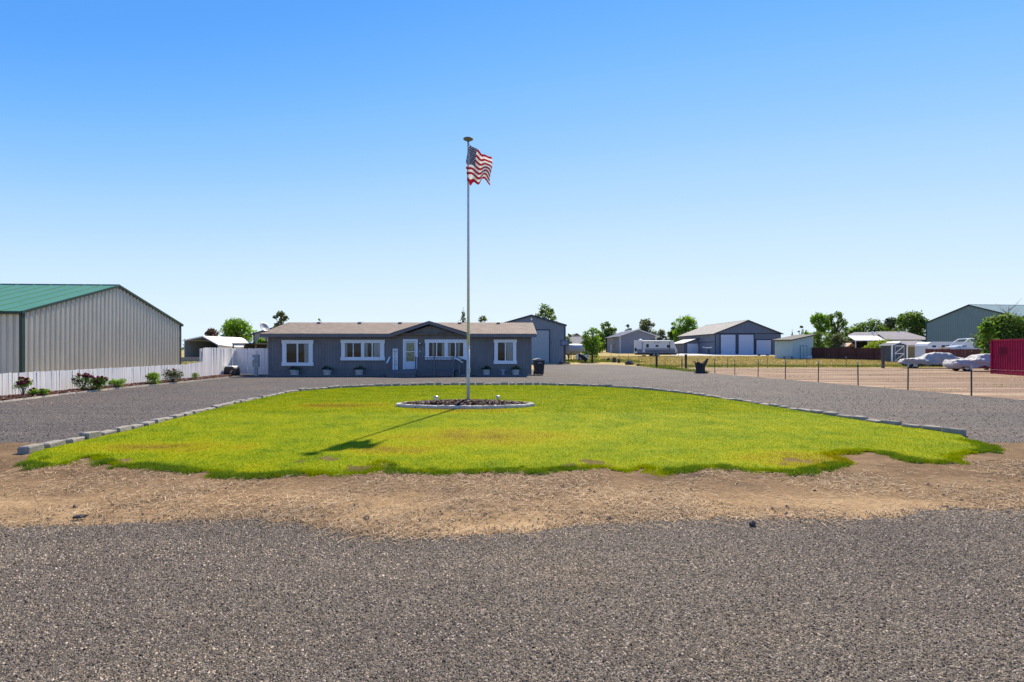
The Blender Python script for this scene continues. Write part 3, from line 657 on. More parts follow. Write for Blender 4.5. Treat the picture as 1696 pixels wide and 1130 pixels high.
def window(px0, px1, py0, py1, panes, pyt, pyb, curt, sill=True):
    u0, u1 = lu(px0), lu(px1); z1, z0 = lw(py0), lw(py1); pt, pb = lw(pyt), lw(pyb)
    w = part("window", MB().box(u0+.1, u1-.1, -.014, -.004, z0+.1, z1-.1), M["dark"], house)
    part("head_trim", MB().box(u0-.01, u1+.01, -.105, -.016, pt+.02, z1), M["white"], w)
    part("sill", MB().box(u0-.01, u1+.01, -.11, -.016, z0, pb-.02), M["white"], w)
    edges = [u0+.035] + [lu(p) for pr in panes for p in pr] + [u1-.035]
    for i in range(0, len(edges), 2):
        thick = -.10 if (i == 0 or i == len(edges)-2 or edges[i+1]-edges[i] > .15) else -.075
        part("jamb", MB().box(edges[i], edges[i+1], thick, -.016, pb-.02, pt+.02), M["white"], w)
    for i, pr in enumerate(panes):
        a, b = lu(pr[0]), lu(pr[1])
        part("pane", MB().poly([(a-.01, -.06, pb-.015), (b+.01, -.06, pb-.015), (b+.01, -.06, pt+.015), (a-.01, -.06, pt+.015)]), M["glass"], w)
        cs = curt[i]
        if cs:
            mb = MB(); k = 14; pts = []
            lo, hi = (pb, pt)
            f0, f1 = cs
            for j in range(k+1):
                uu = a + (b-a)*(f0+(f1-f0)*j/k); dv = -.035+.010*math.sin(j*2.2+i)
                pts.append((uu, dv))
            nn = 0
            for (uu, dv) in pts: mb.v += [(uu, dv, lo), (uu+.03*math.sin(uu*9), dv, hi)]
            for j in range(k): mb.f.append((2*j, 2*j+2, 2*j+3, 2*j+1))
            part("curtain", mb, M["curtain"], w)
    return w
window(467.5, 519.5, 563.5, 606, [(475.2, 492), (494.4, 512)], 569.8, 600, [None, (.55, .98)])
window(565, 637.7, 563, 597, [(571.8, 584.8), (586.3, 598.6), (604, 616), (617.8, 630)], 569, 591, [(0, .3), None, (.1, .45), (.1, .95)])
window(704, 775, 562.5, 596, [(710.8, 722.7), (724.3, 736.4), (742, 753.7), (755.7, 767.4)], 568.5, 590, [(.4, .75), (.6, 1), (0, .4), (.2, .5)])
window(818, 856, 562.5, 603, [(824.7, 836.3), (838, 849.8)], 568, 597, [None, (.1, 1)])
# front door
du0, du1, dz1 = lu(667.9), lu(692.1), lw(562)
DZ = .42
door = part("door", MB().box(du0+.13, du1-.13, -.06, -.01, DZ+.02, dz1-.14), M["door"], house)
part("door_casing", MB().box(du0, du0+.12, -.09, -.01, DZ, dz1), M["white"], house); part("door_casing", MB().box(du1-.12, du1, -.09, -.01, DZ, dz1), M["white"], house)
part("door_casing", MB().box(du0+.12, du1-.12, -.09, -.01, dz1-.13, dz1), M["white"], house)
ga, gb, gt, gbm = lu(673.3), lu(686.7), lw(568.2), lw(598.5)
gm = paint("door_glass_green", (.10, .14, .06), .12, .6, 5, spec=.8)
part("glass_panel", MB().box(ga, gb, -.066, -.061, gbm, gt), gm, door)
part("glass_bar", MB().box(ga, gb, -.074, -.067, lw(583), lw(582)), M["white"], door)
mb = MB(); cxg, czg = (ga+gb)/2, lw(588.5)
for rr0 in (.13, .20): mb.tube([(cxg+rr0*math.cos(a*math.pi/12), -.068, czg+rr0*math.sin(a*math.pi/12)) for a in range(25)], .012, 5)
mb.tube([(cxg-.12, -.068, lw(581)), (cxg-.09, -.068, lw(573)), (cxg, -.068, lw(569.5)), (cxg+.09, -.068, lw(573)), (cxg+.12, -.068, lw(581))], .01, 5)
part("glass_leading", mb, paint("leading", (.42, .46, .36), .4, .1), door)
part("door_panel", MB().box(ga+.02, gb-.02, -.068, -.061, lw(609), lw(602)), M["door"], door)
part("door_handle", MB().tube([(du1-.2, -.06, 1.33), (du1-.2, -.11, 1.33), (du1-.28, -.11, 1.33)], .014, 6), M["steel"], door)
lamp = part("wall_lamp", MB().lathe([(.05, -.12), (.075, -.1), (.075, .02), (.03, .06)], 12, (lu(696), -.10, lw(569.3))), M["black"], house)
part("lamp_globe", MB().blob((lu(696), -.16, lw(569.3)), (.06, .05, .06), 1, .0), M["lampglass"], lamp, True)
part("lamp_arm", MB().box(lu(696)-.03, lu(696)+.03, -.1, -.002, lw(569.3)-.03, lw(569.3)+.03), M["black"], lamp)
part("doorbell", MB().box(lu(695.6)-.025, lu(695.6)+.025, -.035, -.002, lw(582.2)-.05, lw(582.2)+.05), M["white"], house)
part("number_plaque", MB().box(lu(701)-.02, lu(701)+.02, -.02, -.002, lw(585), lw(576)), M["greybox"], house)
for px in (561, 820, 853): part("eave_hook", MB().tube([(lu(px), -EO-.09, WH+.02), (lu(px), -EO-.1, WH-.06)], .008, 5), M["steel"], house)

# ---- porch
por = thing("front_porch", "grey painted wooden porch with steps and baluster railing before the door", "porch", (HX0, HZ0, 0), HR)
pa, pb_, pv, dk = lu(638.5, -1.8), lu(752, -1.8), -1.8, .40
nb = 13
for i in range(nb):
    v0 = pv + (-.04 - pv)*i/nb; v1 = pv + (-.04 - pv)*(i+1)/nb - .012
    part("deck_board", MB().box(pa, pb_, v0, v1, dk-.035, dk), M["deck"], por)
part("under_deck_shade", MB().box(pa+.02, pb_-.02, pv+.05, -.05, .02, dk-.04), M["dark"], por)  # near-black block filled in for the shade under the deck
sa, sb = lu(638.5, -2.2), lu(686.5, -2.2)
for i, (v0, v1, zt_) in enumerate(((pv-.32, pv-.012, .215),)):
    part("step_tread", MB().box(sa, sb, v0, v1, zt_-.04, zt_), M["deck"], por); part("step_riser", MB().box(sa+.02, sb-.02, v0+.03, v0+.06, 0, zt_-.04), M["deck"], por)
part("step_riser", MB().box(sa+.02, sb-.02, pv-.008, pv+.02, .215, dk-.036), M["deck"], por)
def post(u, v, z0, z1, w=.09): return part("rail_post", MB().box(u-w/2, u+w/2, v-w/2, v+w/2, z0, z1), M["deck"], por)
rv_ = pv+.05; r0, r1 = lu(688, rv_), lu(750, rv_)
for u in (r0, (r0+r1)/2, r1): post(u, rv_-.09, 0, 1.34)
part("top_rail", MB().box(r0, r1, rv_-.07, rv_+.07, 1.25, 1.29), M["deck"], por)
part("bottom_rail", MB().box(r0, r1, rv_-.02, rv_+.02, .49, .53), M["deck"], por)
nbal = 26
bal = MB().box(-.018, .018, -.018, .018, .53, 1.25).mesh("baluster", M["deck"])
for i in range(1, nbal): link("baluster", bal, por, (r0+(r1-r0)*i/nbal, rv_, 0))
sk = MB().box(-.045, .045, -.01, .01, .02, .36).mesh("skirt_slat", M["deck"])
for i in range(22): link("skirt_slat", sk, por, (r0+.06+(r1-r0-.12)*i/21, pv+.02, 0))
# right-hand steps and handrails
q0, q1 = pb_, lu(772, -1.6)
for i, zt_ in enumerate((.27, .13)):
    a = q0+.012+(q1-q0)*i/2; part("step_tread", MB().box(a, a+(q1-q0)/2-.02, -1.5, -.3, 0, zt_), M["deck"], por)
post(lu(760, -1.55), -1.56, 0, .98); post(lu(768, -.25), -.25, 0, 1.0); post(pb_-.05, -.25, dk, 1.33)
part("handrail", MB().beam((r1, -1.75, 1.33), (lu(766, -1.75), -1.75, .93), .09, .05), M["white"], por)  # white colour puts sunlight into this front rail
part("handrail", MB().beam((pb_-.05, -.25, 1.33), (lu(784, -.25), -.25, .80), .07, .05), M["house_trim"], por)
post(lu(783, -.25), -.25, 0, .82, .07)
# left newel and handrail, the rail painted white for its sunlit look
post(sa+.04, pv-.28, 0, .95); post(sa+.06, pv+.4, dk, 1.3)
part("handrail", MB().beam((sa+.04, pv-.36, .93), (sa+.06, pv+.45, 1.31), .08, .05), M["white"], por)

# welcome sign leaning on the wall
def text_mesh(name, body, size, mat, spacing=.8):
    cu = bpy.data.curves.new(name, 'FONT'); cu.body = body; cu.size = size; cu.align_x = 'CENTER'; cu.space_line = spacing; cu.extrude = .002
    ob = bpy.data.objects.new(name, cu); C.objects.link(ob); dg = bpy.context.evaluated_depsgraph_get(); me = bpy.data.meshes.new_from_object(ob.evaluated_get(dg))
    bpy.data.objects.remove(ob); me.materials.append(mat); return me
ws = thing("welcome_sign", "narrow white upright sign with dark stacked letters left of the front door", "sign", (HX0, HZ0, 0), HR)
su0, su1, sz0, sz1 = lu(650.3, -.1), lu(658.8, -.1), dk, lw(577.8)
part("sign_board", MB().box(su0, su1, -.10, -.07, sz0, sz1), M["white"], ws)
tm = text_mesh("sign_lettering", "W\nE\nL\nC\nO\nM\nE", .27, paint("sign_ink", (.05, .055, .07), .6, .05), .73)
link("sign_lettering", tm, ws, ((su0+su1)/2, -.103, sz1-.27), (math.radians(90), 0, 0))

# low timber border and planters, statue
bor = thing("timber_border", "low dark timber border on the ground along the foot of the grey home", "border", (HX0, HZ0, 0), HR)
for a, b in ((440, 505), (505.5, 571), (571.5, 636)): part("timber", MB().box(lu(a, -.9), lu(b, -.9), -.95, -.82, 0, .075), M["deck"], bor)
for a, b in ((790, 835), (835.5, 879)): part("timber", MB().box(lu(a, -.9), lu(b, -.9), -.95, -.82, 0, .075), M["deck"], bor)
bed_sheet = sheet("foundation_bed", [(HX0-.2, HZ0-.85), (HX0+HL, HZ0-.85+HR*HL), (HX0+HL, HZ0+HR*HL), (HX0-.2, HZ0)], .012, M["dirt_plain"]); kind(bed_sheet, "structure")
def leafcloud(cs, n, size, seed, aspect=.6, droop=0.0):
    """cs: list of (x,y,z,rx,ry,rz); leaf quads spread through the lumps"""
    rng = np.random.default_rng(seed); cs = np.array(cs, float); vol = (cs[:, 3]*cs[:, 4]*cs[:, 5])**.67; idx = rng.choice(len(cs), n, p=vol/vol.sum())
    d = rng.normal(size=(n, 3)); d /= np.linalg.norm(d, axis=1, keepdims=True)
    r = rng.uniform(.15, 1.0, (n, 1))**.5 * (1 + np.abs(rng.normal(0, .28, (n, 1))))
    p = cs[idx, :3] + d*r*cs[idx, 3:6]
    nrm = d*.6 + rng.normal(size=(n, 3))*.7 + np.array([0, 0, .35]); nrm /= np.linalg.norm(nrm, axis=1, keepdims=True)
    a = np.cross(nrm, rng.normal(size=(n, 3))); a /= np.linalg.norm(a, axis=1, keepdims=True)
    if droop: a = a*(1-droop) + np.array([0, 0, -1])*droop; a /= np.linalg.norm(a, axis=1, keepdims=True)
    b = np.cross(nrm, a); s = size*rng.uniform(.6, 1.35, (n, 1))
    v = np.stack([p-a*s, p-b*s*aspect, p+a*s, p+b*s*aspect], 1)
    return v.reshape(-1, 3).astype(np.float32), np.arange(n*4).reshape(-1, 4)
for i, (px, lab, w) in enumerate(((488, "pale planter with dark flowers below the single left window", .31), (542, "pale planter with dark flowers between the two left windows", .29), (595, "pale planter with dark flowers below the wide window left of the sign", .29), (805.5, "pale planter with dark leaves just right of the flagpole", .26), (854, "pale planter with a spiky plant near the home's right corner", .27))):
    v0 = -.55; u = lu(px, v0); yy = HZ0+v0+HR*u; z0 = .012
    o = thing("planter", lab, "planter", (HX0+u, yy, z0), 0, "planters along the front wall")
    hp = .40
    part("pot", MB().lathe([(w*.72, 0), (w*.78, .03), (w*.98, hp-.05), (w*1.06, hp-.04), (w*1.06, hp), (w*.95, hp), (w*.9, hp-.05)], 18), M["pot"], o, True)
    part("soil", MB().lathe([(.01, hp-.07), (w*.9, hp-.05), (.01, hp-.03)], 14), M["soil"], o)
    v, f = leafcloud([(0, 0, hp+.05, w*1.15, w*.9, .10), (R.uniform(-.1, .1), 0, hp+.14, w*.6, w*.5, .14), (-w*.7, 0, hp+.05, w*.4, w*.4, .12), (w*.7, 0, hp+.06, w*.4, w*.4, .11)], 900, .035, 40+i)
    link("plant", np_mesh("plant", v, f, M["leaf_dark"] if i < 4 else M["leaf_olive"]), o)
    if i < 3:
        v, f = leafcloud([(0, 0, hp+.08, w*1.1, w*.9, .07)], 60, .03, 60+i); link("flowers", np_mesh("flowers", v, f, paint("pale_petals", (.30, .27, .30), .7, .2)), o)
    if i >= 3:
        mb = MB()
        for k in range(7): a = R.uniform(0, 6.28); mb.tube([(0, 0, hp-.03), (.07*math.cos(a), .05*math.sin(a), hp+.15), (.2*math.cos(a), .12*math.sin(a), hp+.28+R.uniform(0, .12))], [.012, .01, .002], 5)
        part("spikes", mb, M["leaf_olive"], o)
v0 = -.5; u = lu(833, v0)
o = thing("garden_statue", "small grey winged statue between the two right-hand planters", "statue", (HX0+u, HZ0+v0+HR*u, .012))
part("plinth", MB().lathe([(.15, 0), (.15, .05), (.11, .07), (.09, .12)], 14), M["statue"], o, True)
part("figure", MB().lathe([(.09, .12), (.11, .2), (.08, .27), (.04, .31), (.06, .36), (.055, .40), (.01, .43)], 14), M["statue"], o, True)
for s in (-1, 1): part("wing", MB().prism([(s*.03, 0, .24), (s*.17, .02, .38), (s*.20, .03, .46), (s*.10, .02, .40), (s*.05, 0, .34)], (0, .02, 0)), M["statue"], o)
# meter box by the fence, dark bin by the fence corner, trash cart
z = 1530/43.2
o = thing("meter_pedestal", "grey electric meter box on a post before the white fence", "utility box", (X(424, z), z, 0), .1)
part("post", MB().box(-.11, .11, -.05, .09, 0, .62), M["greybox"], o); bx_ = part("cabinet", MB().box(-.2, .2, -.12, .12, .6, 1.47), M["greybox"], o)
part("meter_dome", MB().lathe([(.09, 0), (.09, .05), (.06, .1), (.01, .11)], 14), M["lampglass"], bx_, True, (-.12, -.12, 1.17), (math.radians(90), 0, 0))
part("cabinet_seam", MB().box(-.17, .17, -.126, -.121, .98, 1.0), M["black"], bx_); part("conduit", MB().tube([(.05, .05, 1.47), (.05, .05, 1.72)], .03, 8), M["greybox"], o)
z = 1530/40.6
o = thing("garden_box", "squat black lidded box with a pale mark by the white fence corner", "box", (X(384, 35.9), 35.9, .02), -.1)
part("box_body", MB().prism([(-.42, -.3, 0), (.42, -.3, 0), (.37, -.3, .50), (.28, -.3, .60), (-.28, -.3, .60), (-.37, -.3, .50)], (0, .6, 0)), M["black"], o)
part("lid", MB().prism([(-.31, -.33, .60), (.31, -.33, .60), (.25, -.33, .65), (-.25, -.33, .65)], (0, .66, 0)), M["white"], o)
part("pale_mark", MB().prism([(.05, -.305, .20), (.16, -.305, .16), (.22, -.305, .30), (.30, -.305, .34), (.16, -.305, .38), (.12, -.305, .30)], (0, .004, 0)), paint("beige_mark", (.4, .33, .25), .7, .2), o)
z = 36.9
o = thing("trash_cart", "black wheeled trash cart with pale lid at the home's right corner", "trash cart", (X(892.5, z), z, 0), .15)
part("cart_body", MB().prism([(-.28, -.32, .05), (.28, -.32, .05), (.36, -.36, 1.05), (-.36, -.36, 1.05)], (0, .66, 0)), M["black"], o)
part("lid", MB().prism([(-.43, -.42, 1.05), (.43, -.42, 1.05), (.43, -.42, 1.10), (.1, -.42, 1.19), (-.1, -.42, 1.19), (-.43, -.42, 1.10)], (0, .85, 0)), paint("grey_lid", (.30, .30, .31), .4, .1), o)
for s in (-1, 1): part("wheel", MB().tube([(s*.30-.03, .25, .13), (s*.30+.03, .25, .13)], .13, 14), M["tyre"], o)
part("emblem", MB().prism([(-.17, -.366, .80), (-.13, -.366, .87), (0, -.366, .92), (.13, -.366, .87), (.17, -.366, .80), (.08, -.366, .85), (0, -.366, .84), (-.08, -.366, .85)], (0, .004, 0)), paint("emblem_ink", (.35, .35, .36), .5, .05), o)
# satellite dish on the roof corner
o = thing("satellite_dish", "grey satellite dish on the left end of the brown roof", "satellite dish", (HX0+lu(434), HZ0+.4, 2.95), 0)
part("mast", MB().tube([(.12, 0, -.05), (.0, 0, .18), (-.02, 0, .42)], .02, 8), M["greybox"], o)
dm = MB().lathe([(.01, 0), (.15, .015), (.30, .06), (.37, .1), (.375, .105), (.30, .075), (.15, .03), (.01, .015)], 20)
part("dish", dm, paint("dish_grey", (.38, .37, .36), .5, .1), o, True, (-.05, -.05, .42), (math.radians(60), math.radians(20), math.radians(55)))
part("feed_arm", MB().tube([(-.05, 0, .2), (.3, -.25, .30)], .012, 6), M["greybox"], o)

# ================================================================== WHITE FENCE and bed
fa, fb, fc = gp(-45, 664.7), gp(335, 626.0), gp(390, 620.4)
fl = thing("low_picket_fence", "low white board fence along the left flower bed", "fence", (fa[0], fa[1], 0))
ft = thing("tall_board_fence", "tall white board fence panel left of the home, in sun", "fence", (fb[0], fb[1], 0))
fk = thing("back_board_fence", "tall white board fence joining the side fence to the home", "fence", (fc[0], fc[1], 0))
def boards(par, a, b, hf, w=.137, tilt=.012):
    a, b = Vector(a), Vector(b); Ln = (b-a).length; d = (b-a)/Ln; n = int(Ln/w); ang = math.atan2(d.y, d.x); cache = {}
    for i in range(n):
        s = (i+.5)*Ln/n; h = hf(s/Ln)*R.uniform(.985, 1.01); p = a + d*s - Vector(par.location[:2])
        key = round(h, 2)
        if key not in cache: cache[key] = MB().prism([(-w*.475, -.009, .03), (w*.475, -.009, .03), (w*.475, -.009, h-.02), (w*.40, -.009, h), (-w*.40, -.009, h), (-w*.475, -.009, h-.02)], (0, .018, 0)).mesh("board", M["whitewood"])
        link("board", cache[key], par, (p.x, p.y, 0), (R.uniform(-.01, .012), R.uniform(-tilt, tilt), ang + R.uniform(-.09, .09)))
    hs = hf(.5)
    for z in ([.25, hs-.2] if hs < 1.3 else [.3, 1.0, hs-.25]):
        q0, q1 = a - Vector(par.location[:2]) + Vector((-.035, 0)), b - Vector(par.location[:2]) + Vector((-.035, 0))
        if par is fk: q0 += Vector((.035, .035)); q1 += Vector((.035, .035))
        part("rail", MB().beam((q0.x, q0.y, z), (q1.x, q1.y, z), .035, .08), M["whitewood"], par)
    m = max(2, int(Ln/2.4)+1)
    for i in range(m):
        p = a + d*(Ln*i/(m-1)) - Vector(par.location[:2]); off = (-.1, 0) if par is not fk else (0, .1)
        part("fence_post", MB().box(p.x+off[0]-.045, p.x+off[0]+.045, p.y+off[1]-.045, p.y+off[1]+.045, -.05, hf(i/(m-1))-.05), M["whitewood"], par)
boards(fl, fa, fb, lambda t: .93 if t < .88 else .93+(t-.88)/.12*.10, tilt=.03)
boards(ft, fb, fc, lambda t: 1.93)
boards(fk, (fc[0]+.03, fc[1]), (HX0-.03, HZ0+.75), lambda t: 1.90)
# bed: soil, curb, mulch, roses
c0 = [gp(-60, 674), gp(0, 667), gp(100, 654.5), gp(200, 643.5), gp(300, 633.5), gp(372, 626.3)]
bed = [(p[0], p[1]) for p in c0] + [(fc[0]+.2, fc[1]-.4), (fc[0]+.05, fc[1]-.3), (fb[0]+.05, fb[1]), (fa[0]+.05, fa[1])]
kind(sheet("flower_bed", bed, .03, M["soil"]), "structure")
cu_ = thing("bed_curb", "pale concrete curb edging the long flower bed by the white fence", "curb", (c0[0][0], c0[0][1], 0))
for i, (bx, by, a) in enumerate(along(c0, .92)):
    part("curb_stone", MB().box(-.44, .44, -.045, .045, -.03, .055+R.uniform(-.01, .012)), M["curb"], cu_, False, (bx-c0[0][0], by-c0[0][1], 0), (0, 0, a+R.uniform(-.02, .02)))
P = np.array(bed); x = NR.uniform(P[:, 0].min(), P[:, 0].max(), 60000); y = NR.uniform(P[:, 1].min(), P[:, 1].max(), 60000); k = in_poly(x, y, bed); x, y = x[k], y[k]
tag(chips("bed_mulch", x, y, .04+NR.uniform(0, .05, len(x)), NR.uniform(.02, .06, len(x)), M["mulch"]), "red-brown bark mulch in the bed along the white fence", "mulch")
def rose(px, py, hgt_px, wid_px, lab, nl, nfl, leaf="leaf_mid", seed=0, spindly=False):
    z = gz(py); xx = X(px, z); h = hgt_px*z/F; w = wid_px*z/F/2
    o = thing("rose_bush", lab, "bush", (xx, z, .03), 0, "shrubs in the fence bed"); rr = random.Random(seed); mb = MB(); cs = []
    for k in range(7):
        a = rr.uniform(0, 6.28); r = w*rr.uniform(.2, .8); t = (r*math.cos(a), r*math.sin(a)*.7, h*rr.uniform(.6, .9))
        mb.tube([(0, 0, -.03), (t[0]*.4, t[1]*.4, t[2]*.5), t], [.014, .010, .005], 5)
        cs.append((t[0], t[1], t[2]*(.85 if not spindly else .95), w*.42, w*.38, h*(.26 if not spindly else .17)))
    if not spindly: cs.append((0, 0, h*.3, w*.7, w*.5, h*.28))
    part("stems", mb, M["bark"], o)
    v, f = leafcloud(cs, nl, .035, seed); link("foliage", np_mesh("foliage", v, f, M[leaf]), o)
    if nfl:
        for k in range(nfl):
            mb = MB()
            c = cs[rr.randrange(len(cs)-1)]; a = rr.uniform(0, 6.28); e = rr.uniform(.1, 1.2)
            mb.blob((c[0]+c[3]*1.05*math.cos(a)*math.cos(e), c[1]+c[4]*1.05*math.sin(a)*math.cos(e), c[2]+c[5]*1.1*math.sin(e)), (.068, .068, .055), k, .25, 1)
            part("bloom", mb, M["rose"], o)
rose(38, 659, 32, 24, "spindly rose bush with dark red blooms nearest the photo's left edge", 500, 14, "leaf_bright", 1, True)
rose(63, 657.5, 13, 30, "low spreading bush beside the leftmost rose", 600, 5, "leaf_bright", 2)
rose(137, 649, 30, 30, "tall leaning half of the big dark red rose in front of the shed", 800, 22, "leaf_mid", 3)
rose(160, 647.5, 23, 36, "broad dark red rose bush in front of the striped shed wall", 1400, 18, "leaf_mid", 4)
rose(195, 643.5, 15, 27, "low flowerless green bush midway along the white fence", 700, 0, "leaf_bright", 5)
rose(256, 637.5, 20, 32, "leafy green bush right of the fence bed's middle", 1300, 3, "leaf_bright", 6)
rose(286, 634.5, 22, 34, "wide grey-green rose bush below the shed's right corner", 1300, 8, "leaf_olive", 7)
rose(323, 629.5, 12, 16, "tiny sparse rose below the step in the white fence", 220, 3, "leaf_bright", 8)

# ================================================================== GABLE BUILDINGS
def gable(name, label, cat, origin, rot, Wd, Ln, He, Hr, base, wall, roofm, trim, period=.3, depth=.03, prof=METAL, over=.12, low=None, trimw=.12, ribroof=True):
    """gable end along local x at y=0 facing -y; ridge runs along local y. heights absolute above base"""
    o = thing(name, label, cat, (origin[0], origin[1], base), rot)
    He -= base; Hr -= base
    tp = lambda s: He + (Hr-He)*(1-abs(s-Wd/2)/(Wd/2))
    part("wall", cwall(MB(), (0, 0), (Wd, 0), -.4, tp, period, prof, depth), wall, o)
    part("wall", cwall(MB(), (Wd, 0), (Wd, Ln), -.4, lambda s: He, period, prof, depth), wall, o)
    part("wall", cwall(MB(), (Wd, Ln), (0, Ln), -.4, tp, period, prof, depth), wall, o)
    part("wall", cwall(MB(), (0, Ln), (0, 0), -.4, lambda s: He, period, prof, depth), wall, o)
    sl = (Hr-He)/(Wd/2); e = He - sl*over*1.5
    for a, b in ((-over*1.5, Wd/2), (Wd+over*1.5, Wd/2)):
        mb = MB(); n = max(1, int((Ln+2*over)/.9)) if ribroof else 1; d = 1 if a < b else -1
        mb.prism([(a, -over, e+.03), (b, -over, Hr+.03), (b, Ln+over, Hr+.03), (a, Ln+over, e+.03)], (0, 0, .05))
        r = part("roof", mb, roofm, o)
        if ribroof:
            rb = MB()
            for i in range(n+1):
                yy = -over + (Ln+2*over)*i/n; rb.beam((a, yy, e+.095), (b, yy, Hr+.095), .05, .03)
            part("roof_ribs", rb, roofm, r)
        part("rake_trim", MB().prism([(a, -over-.03, e-trimw), (b, -over-.03, Hr-trimw), (b, -over-.03, Hr+.10), (a, -over-.03, e+.10)], (0, .03, 0)), trim, o)
        part("eave_trim", MB().box(min(a, a-.04*d), max(a, a-.04*d), -over, Ln+over, e-.04, e+.085), trim, o)
    part("ridge_cap", MB().prism([(Wd/2-.16, -over, Hr+.03), (Wd/2, -over, Hr+.13), (Wd/2+.16, -over, Hr+.03)], (0, Ln+2*over, 0)), trim, o)
    for s in (0, Wd): part("corner_trim", MB().box(s-.08, s+.08, -.06, .08, -.3, tp(s)-.02), trim, o)
    return o
# big striped shed on the left: gable faces the driveway, ridge runs off to the left
z1 = 24.0; z2 = z1*1.52; ang = math.atan2(z2-z1, X(298, z2)-X(37, z1))
gable("green_roof_shed", "large striped grey metal shed with green roof behind the white fence", "shed", (X(37, z1), z1), ang, math.dist((X(37, z1), z1), (X(298, z2), z2)), 24, Hh(517, z1), Hh(472, (z1+z2)/2)-.1, 0, M["shedwall"], M["greenroof"], M["darkgreen"], .305, .055, [(0, 0), (.22, 0), (.30, .9), (.42, 1), (.50, .1), (.60, 0), (.64, .5), (.70, 0)], trimw=.03)
# workshop behind the home
z = 67.0; wL = X(824, z); wR = X(936, z); b_ = terr(z)
shop = gable("workshop", "tall blue-grey metal workshop with pale roll door behind the home", "workshop", (wL, z), 0, wR-wL, 15, Hh(538.5, z), Hh(522.5, z), b_, M["shop"], M["shop"], M["shoptrim"], .30, .03)
dx0, dx1, dtop = X(850, z)-wL, X(909.3, z)-wL, Hh(547.5, z)-b_
dd = part("roll_door", MB().box(dx0, dx1, -.05, -.04, .0, dtop), M["shopdoor"], shop)
for i in range(8): part("door_panel", MB().box(dx0+.02, dx1-.02, -.085, -.052, dtop*i/8+.012, dtop*(i+1)/8-.012), M["shopdoor"], dd)
for a, b, c, d in ((dx0-.13, dx0, 0, dtop), (dx1, dx1+.13, 0, dtop), (dx0-.13, dx1+.13, dtop, dtop+.14)): part("door_trim", MB().box(a, b, -.10, -.04, c, d), M["shoptrim"], shop)
part("gable_vent", MB().box((wR-wL)/2-.08, (wR-wL)/2+.12, -.09, -.03, Hh(530.5, z)-b_, Hh(527, z)-b_), M["white"], shop)
part("door_latch", MB().box(dx1+.16, dx1+.3, -.12, -.03, Hh(568, z)-b_, Hh(567, z)-b_), M["shoptrim"], shop)
# basketball hoop
z = 64.5
o = thing("basketball_hoop", "navy basketball backboard on a portable pole by the workshop corner", "basketball hoop", (X(934.5, z), z, terr(z)), 0)
b_ = terr(z)
part("base", MB().prism([(-.75, -.6, 0), (.75, -.6, 0), (.55, -.6, .18), (-.45, -.6, .22)], (0, 1.1, 0)), M["black"], o)
part("pole", MB().beam((0, 0, .1), (0, 0, Hh(564, z)-b_), .14, .14), M["navy"], o); part("brace", MB().beam((-.05, .1, 1.0), (-.55, .3, .15), .05, .05), M["navy"], o)
bt, bb_ = Hh(563, z)-b_, Hh(572.7, z)-b_
bd = part("backboard", MB().box(-.56, .56, -.42, -.38, bb_, bt), M["navy"], o); part("board_face", MB().box(-.48, .48, -.43, -.422, bb_+.09, bt-.08), M["board"], bd)
part("target_square", MB().box(-.17, .17, -.436, -.431, bb_+.12, bb_+.16).box(-.17, .17, -.436, -.431, bb_+.36, bb_+.40).box(-.17, -.13, -.436, -.431, bb_+.16, bb_+.36).box(.13, .17, -.436, -.431, bb_+.16, bb_+.36), paint("pale_line", (.4, .42, .46), .5, .05), bd)
part("rim", MB().tube([(.22*math.cos(a*math.pi/8), -.66+.22*math.sin(a*math.pi/8), bb_+.10) for a in range(17)], .012, 6), M["redcar"], o); part("arm", MB().box(-.06, .06, -.38, .02, bb_+.12, bb_+.22), M["navy"], o)
# tank on legs
z = 74.0; b_ = terr(z); zc = Hh(578, z)-b_
o = thing("storage_tank", "silver horizontal fuel tank on dark legs right of the workshop", "tank", (X(947, z), z, b_), math.radians(20))
r = 8.2*z/F
part("tank_shell", MB().tube([(-.75, 0, zc), (-.65, 0, zc), (1.9, 0, zc), (2.0, 0, zc)], [r*.9, r, r, r*.9], 20), M["tank"], o, True)
part("end_cap", MB().tube([(-.80, 0, zc), (-.752, 0, zc)], [r*.75, r*.9], 20), M["tank"], o)
for xx in (-.3, 1.4):
    for yy in (-.4, .4): part("leg", MB().beam((xx, yy, -.05), (xx, yy*.7, zc-r*.7), .1, .1), M["rust"], o)
z = 78
o = thing("white_panel_fence", "short white panel fence behind the silver tank", "fence", (X(955, z), z, terr(z)))
for i in range(3):
    part("panel", MB().box(i*.62, i*.62+.6, 0, .05, .05, Hh(573, z)-terr(z)), M["white"], o)
    part("post", MB().box(i*.62-.05, i*.62+.03, .06, .12, 0, Hh(573, z)-terr(z)), M["white"], o)
z = 70
o = thing("black_culvert_pipe", "black pipe leaning at a slant beside the young tree", "pipe", (X(965, z), z, terr(z)))
part("pipe", MB().tube([(.55, 0, .20), (-.45, .3, 1.05)], .27, 14), M["tarp"], o, True); part("plank", MB().beam((.62, -.35, .02), (-.35, .02, .98), .10, .04), M["wood"], o)

# olive house behind
z = 112; b_ = terr(z)
gable("olive_house", "olive house with brown gabled roof beyond the silver tank", "house", (X(957, z), z), math.radians(35), 6.0, 9, Hh(571, z), Hh(556.5, z), b_, M["olive"], M["tanroof"], M["olive"], .2, .01, SIDING, .35, ribroof=False)
z = 124; b_ = terr(z)
gable("brown_roof_house", "dark brown roofed house just visible right of the workshop", "house", (X(935, z), z), 0, 6.0, 12, Hh(566, z), Hh(553, z), b_, M["olive"], paint("brown_roof", (.07, .055, .05), .8, .2), M["roofdark"], .2, .01, SIDING, .3, ribroof=False)
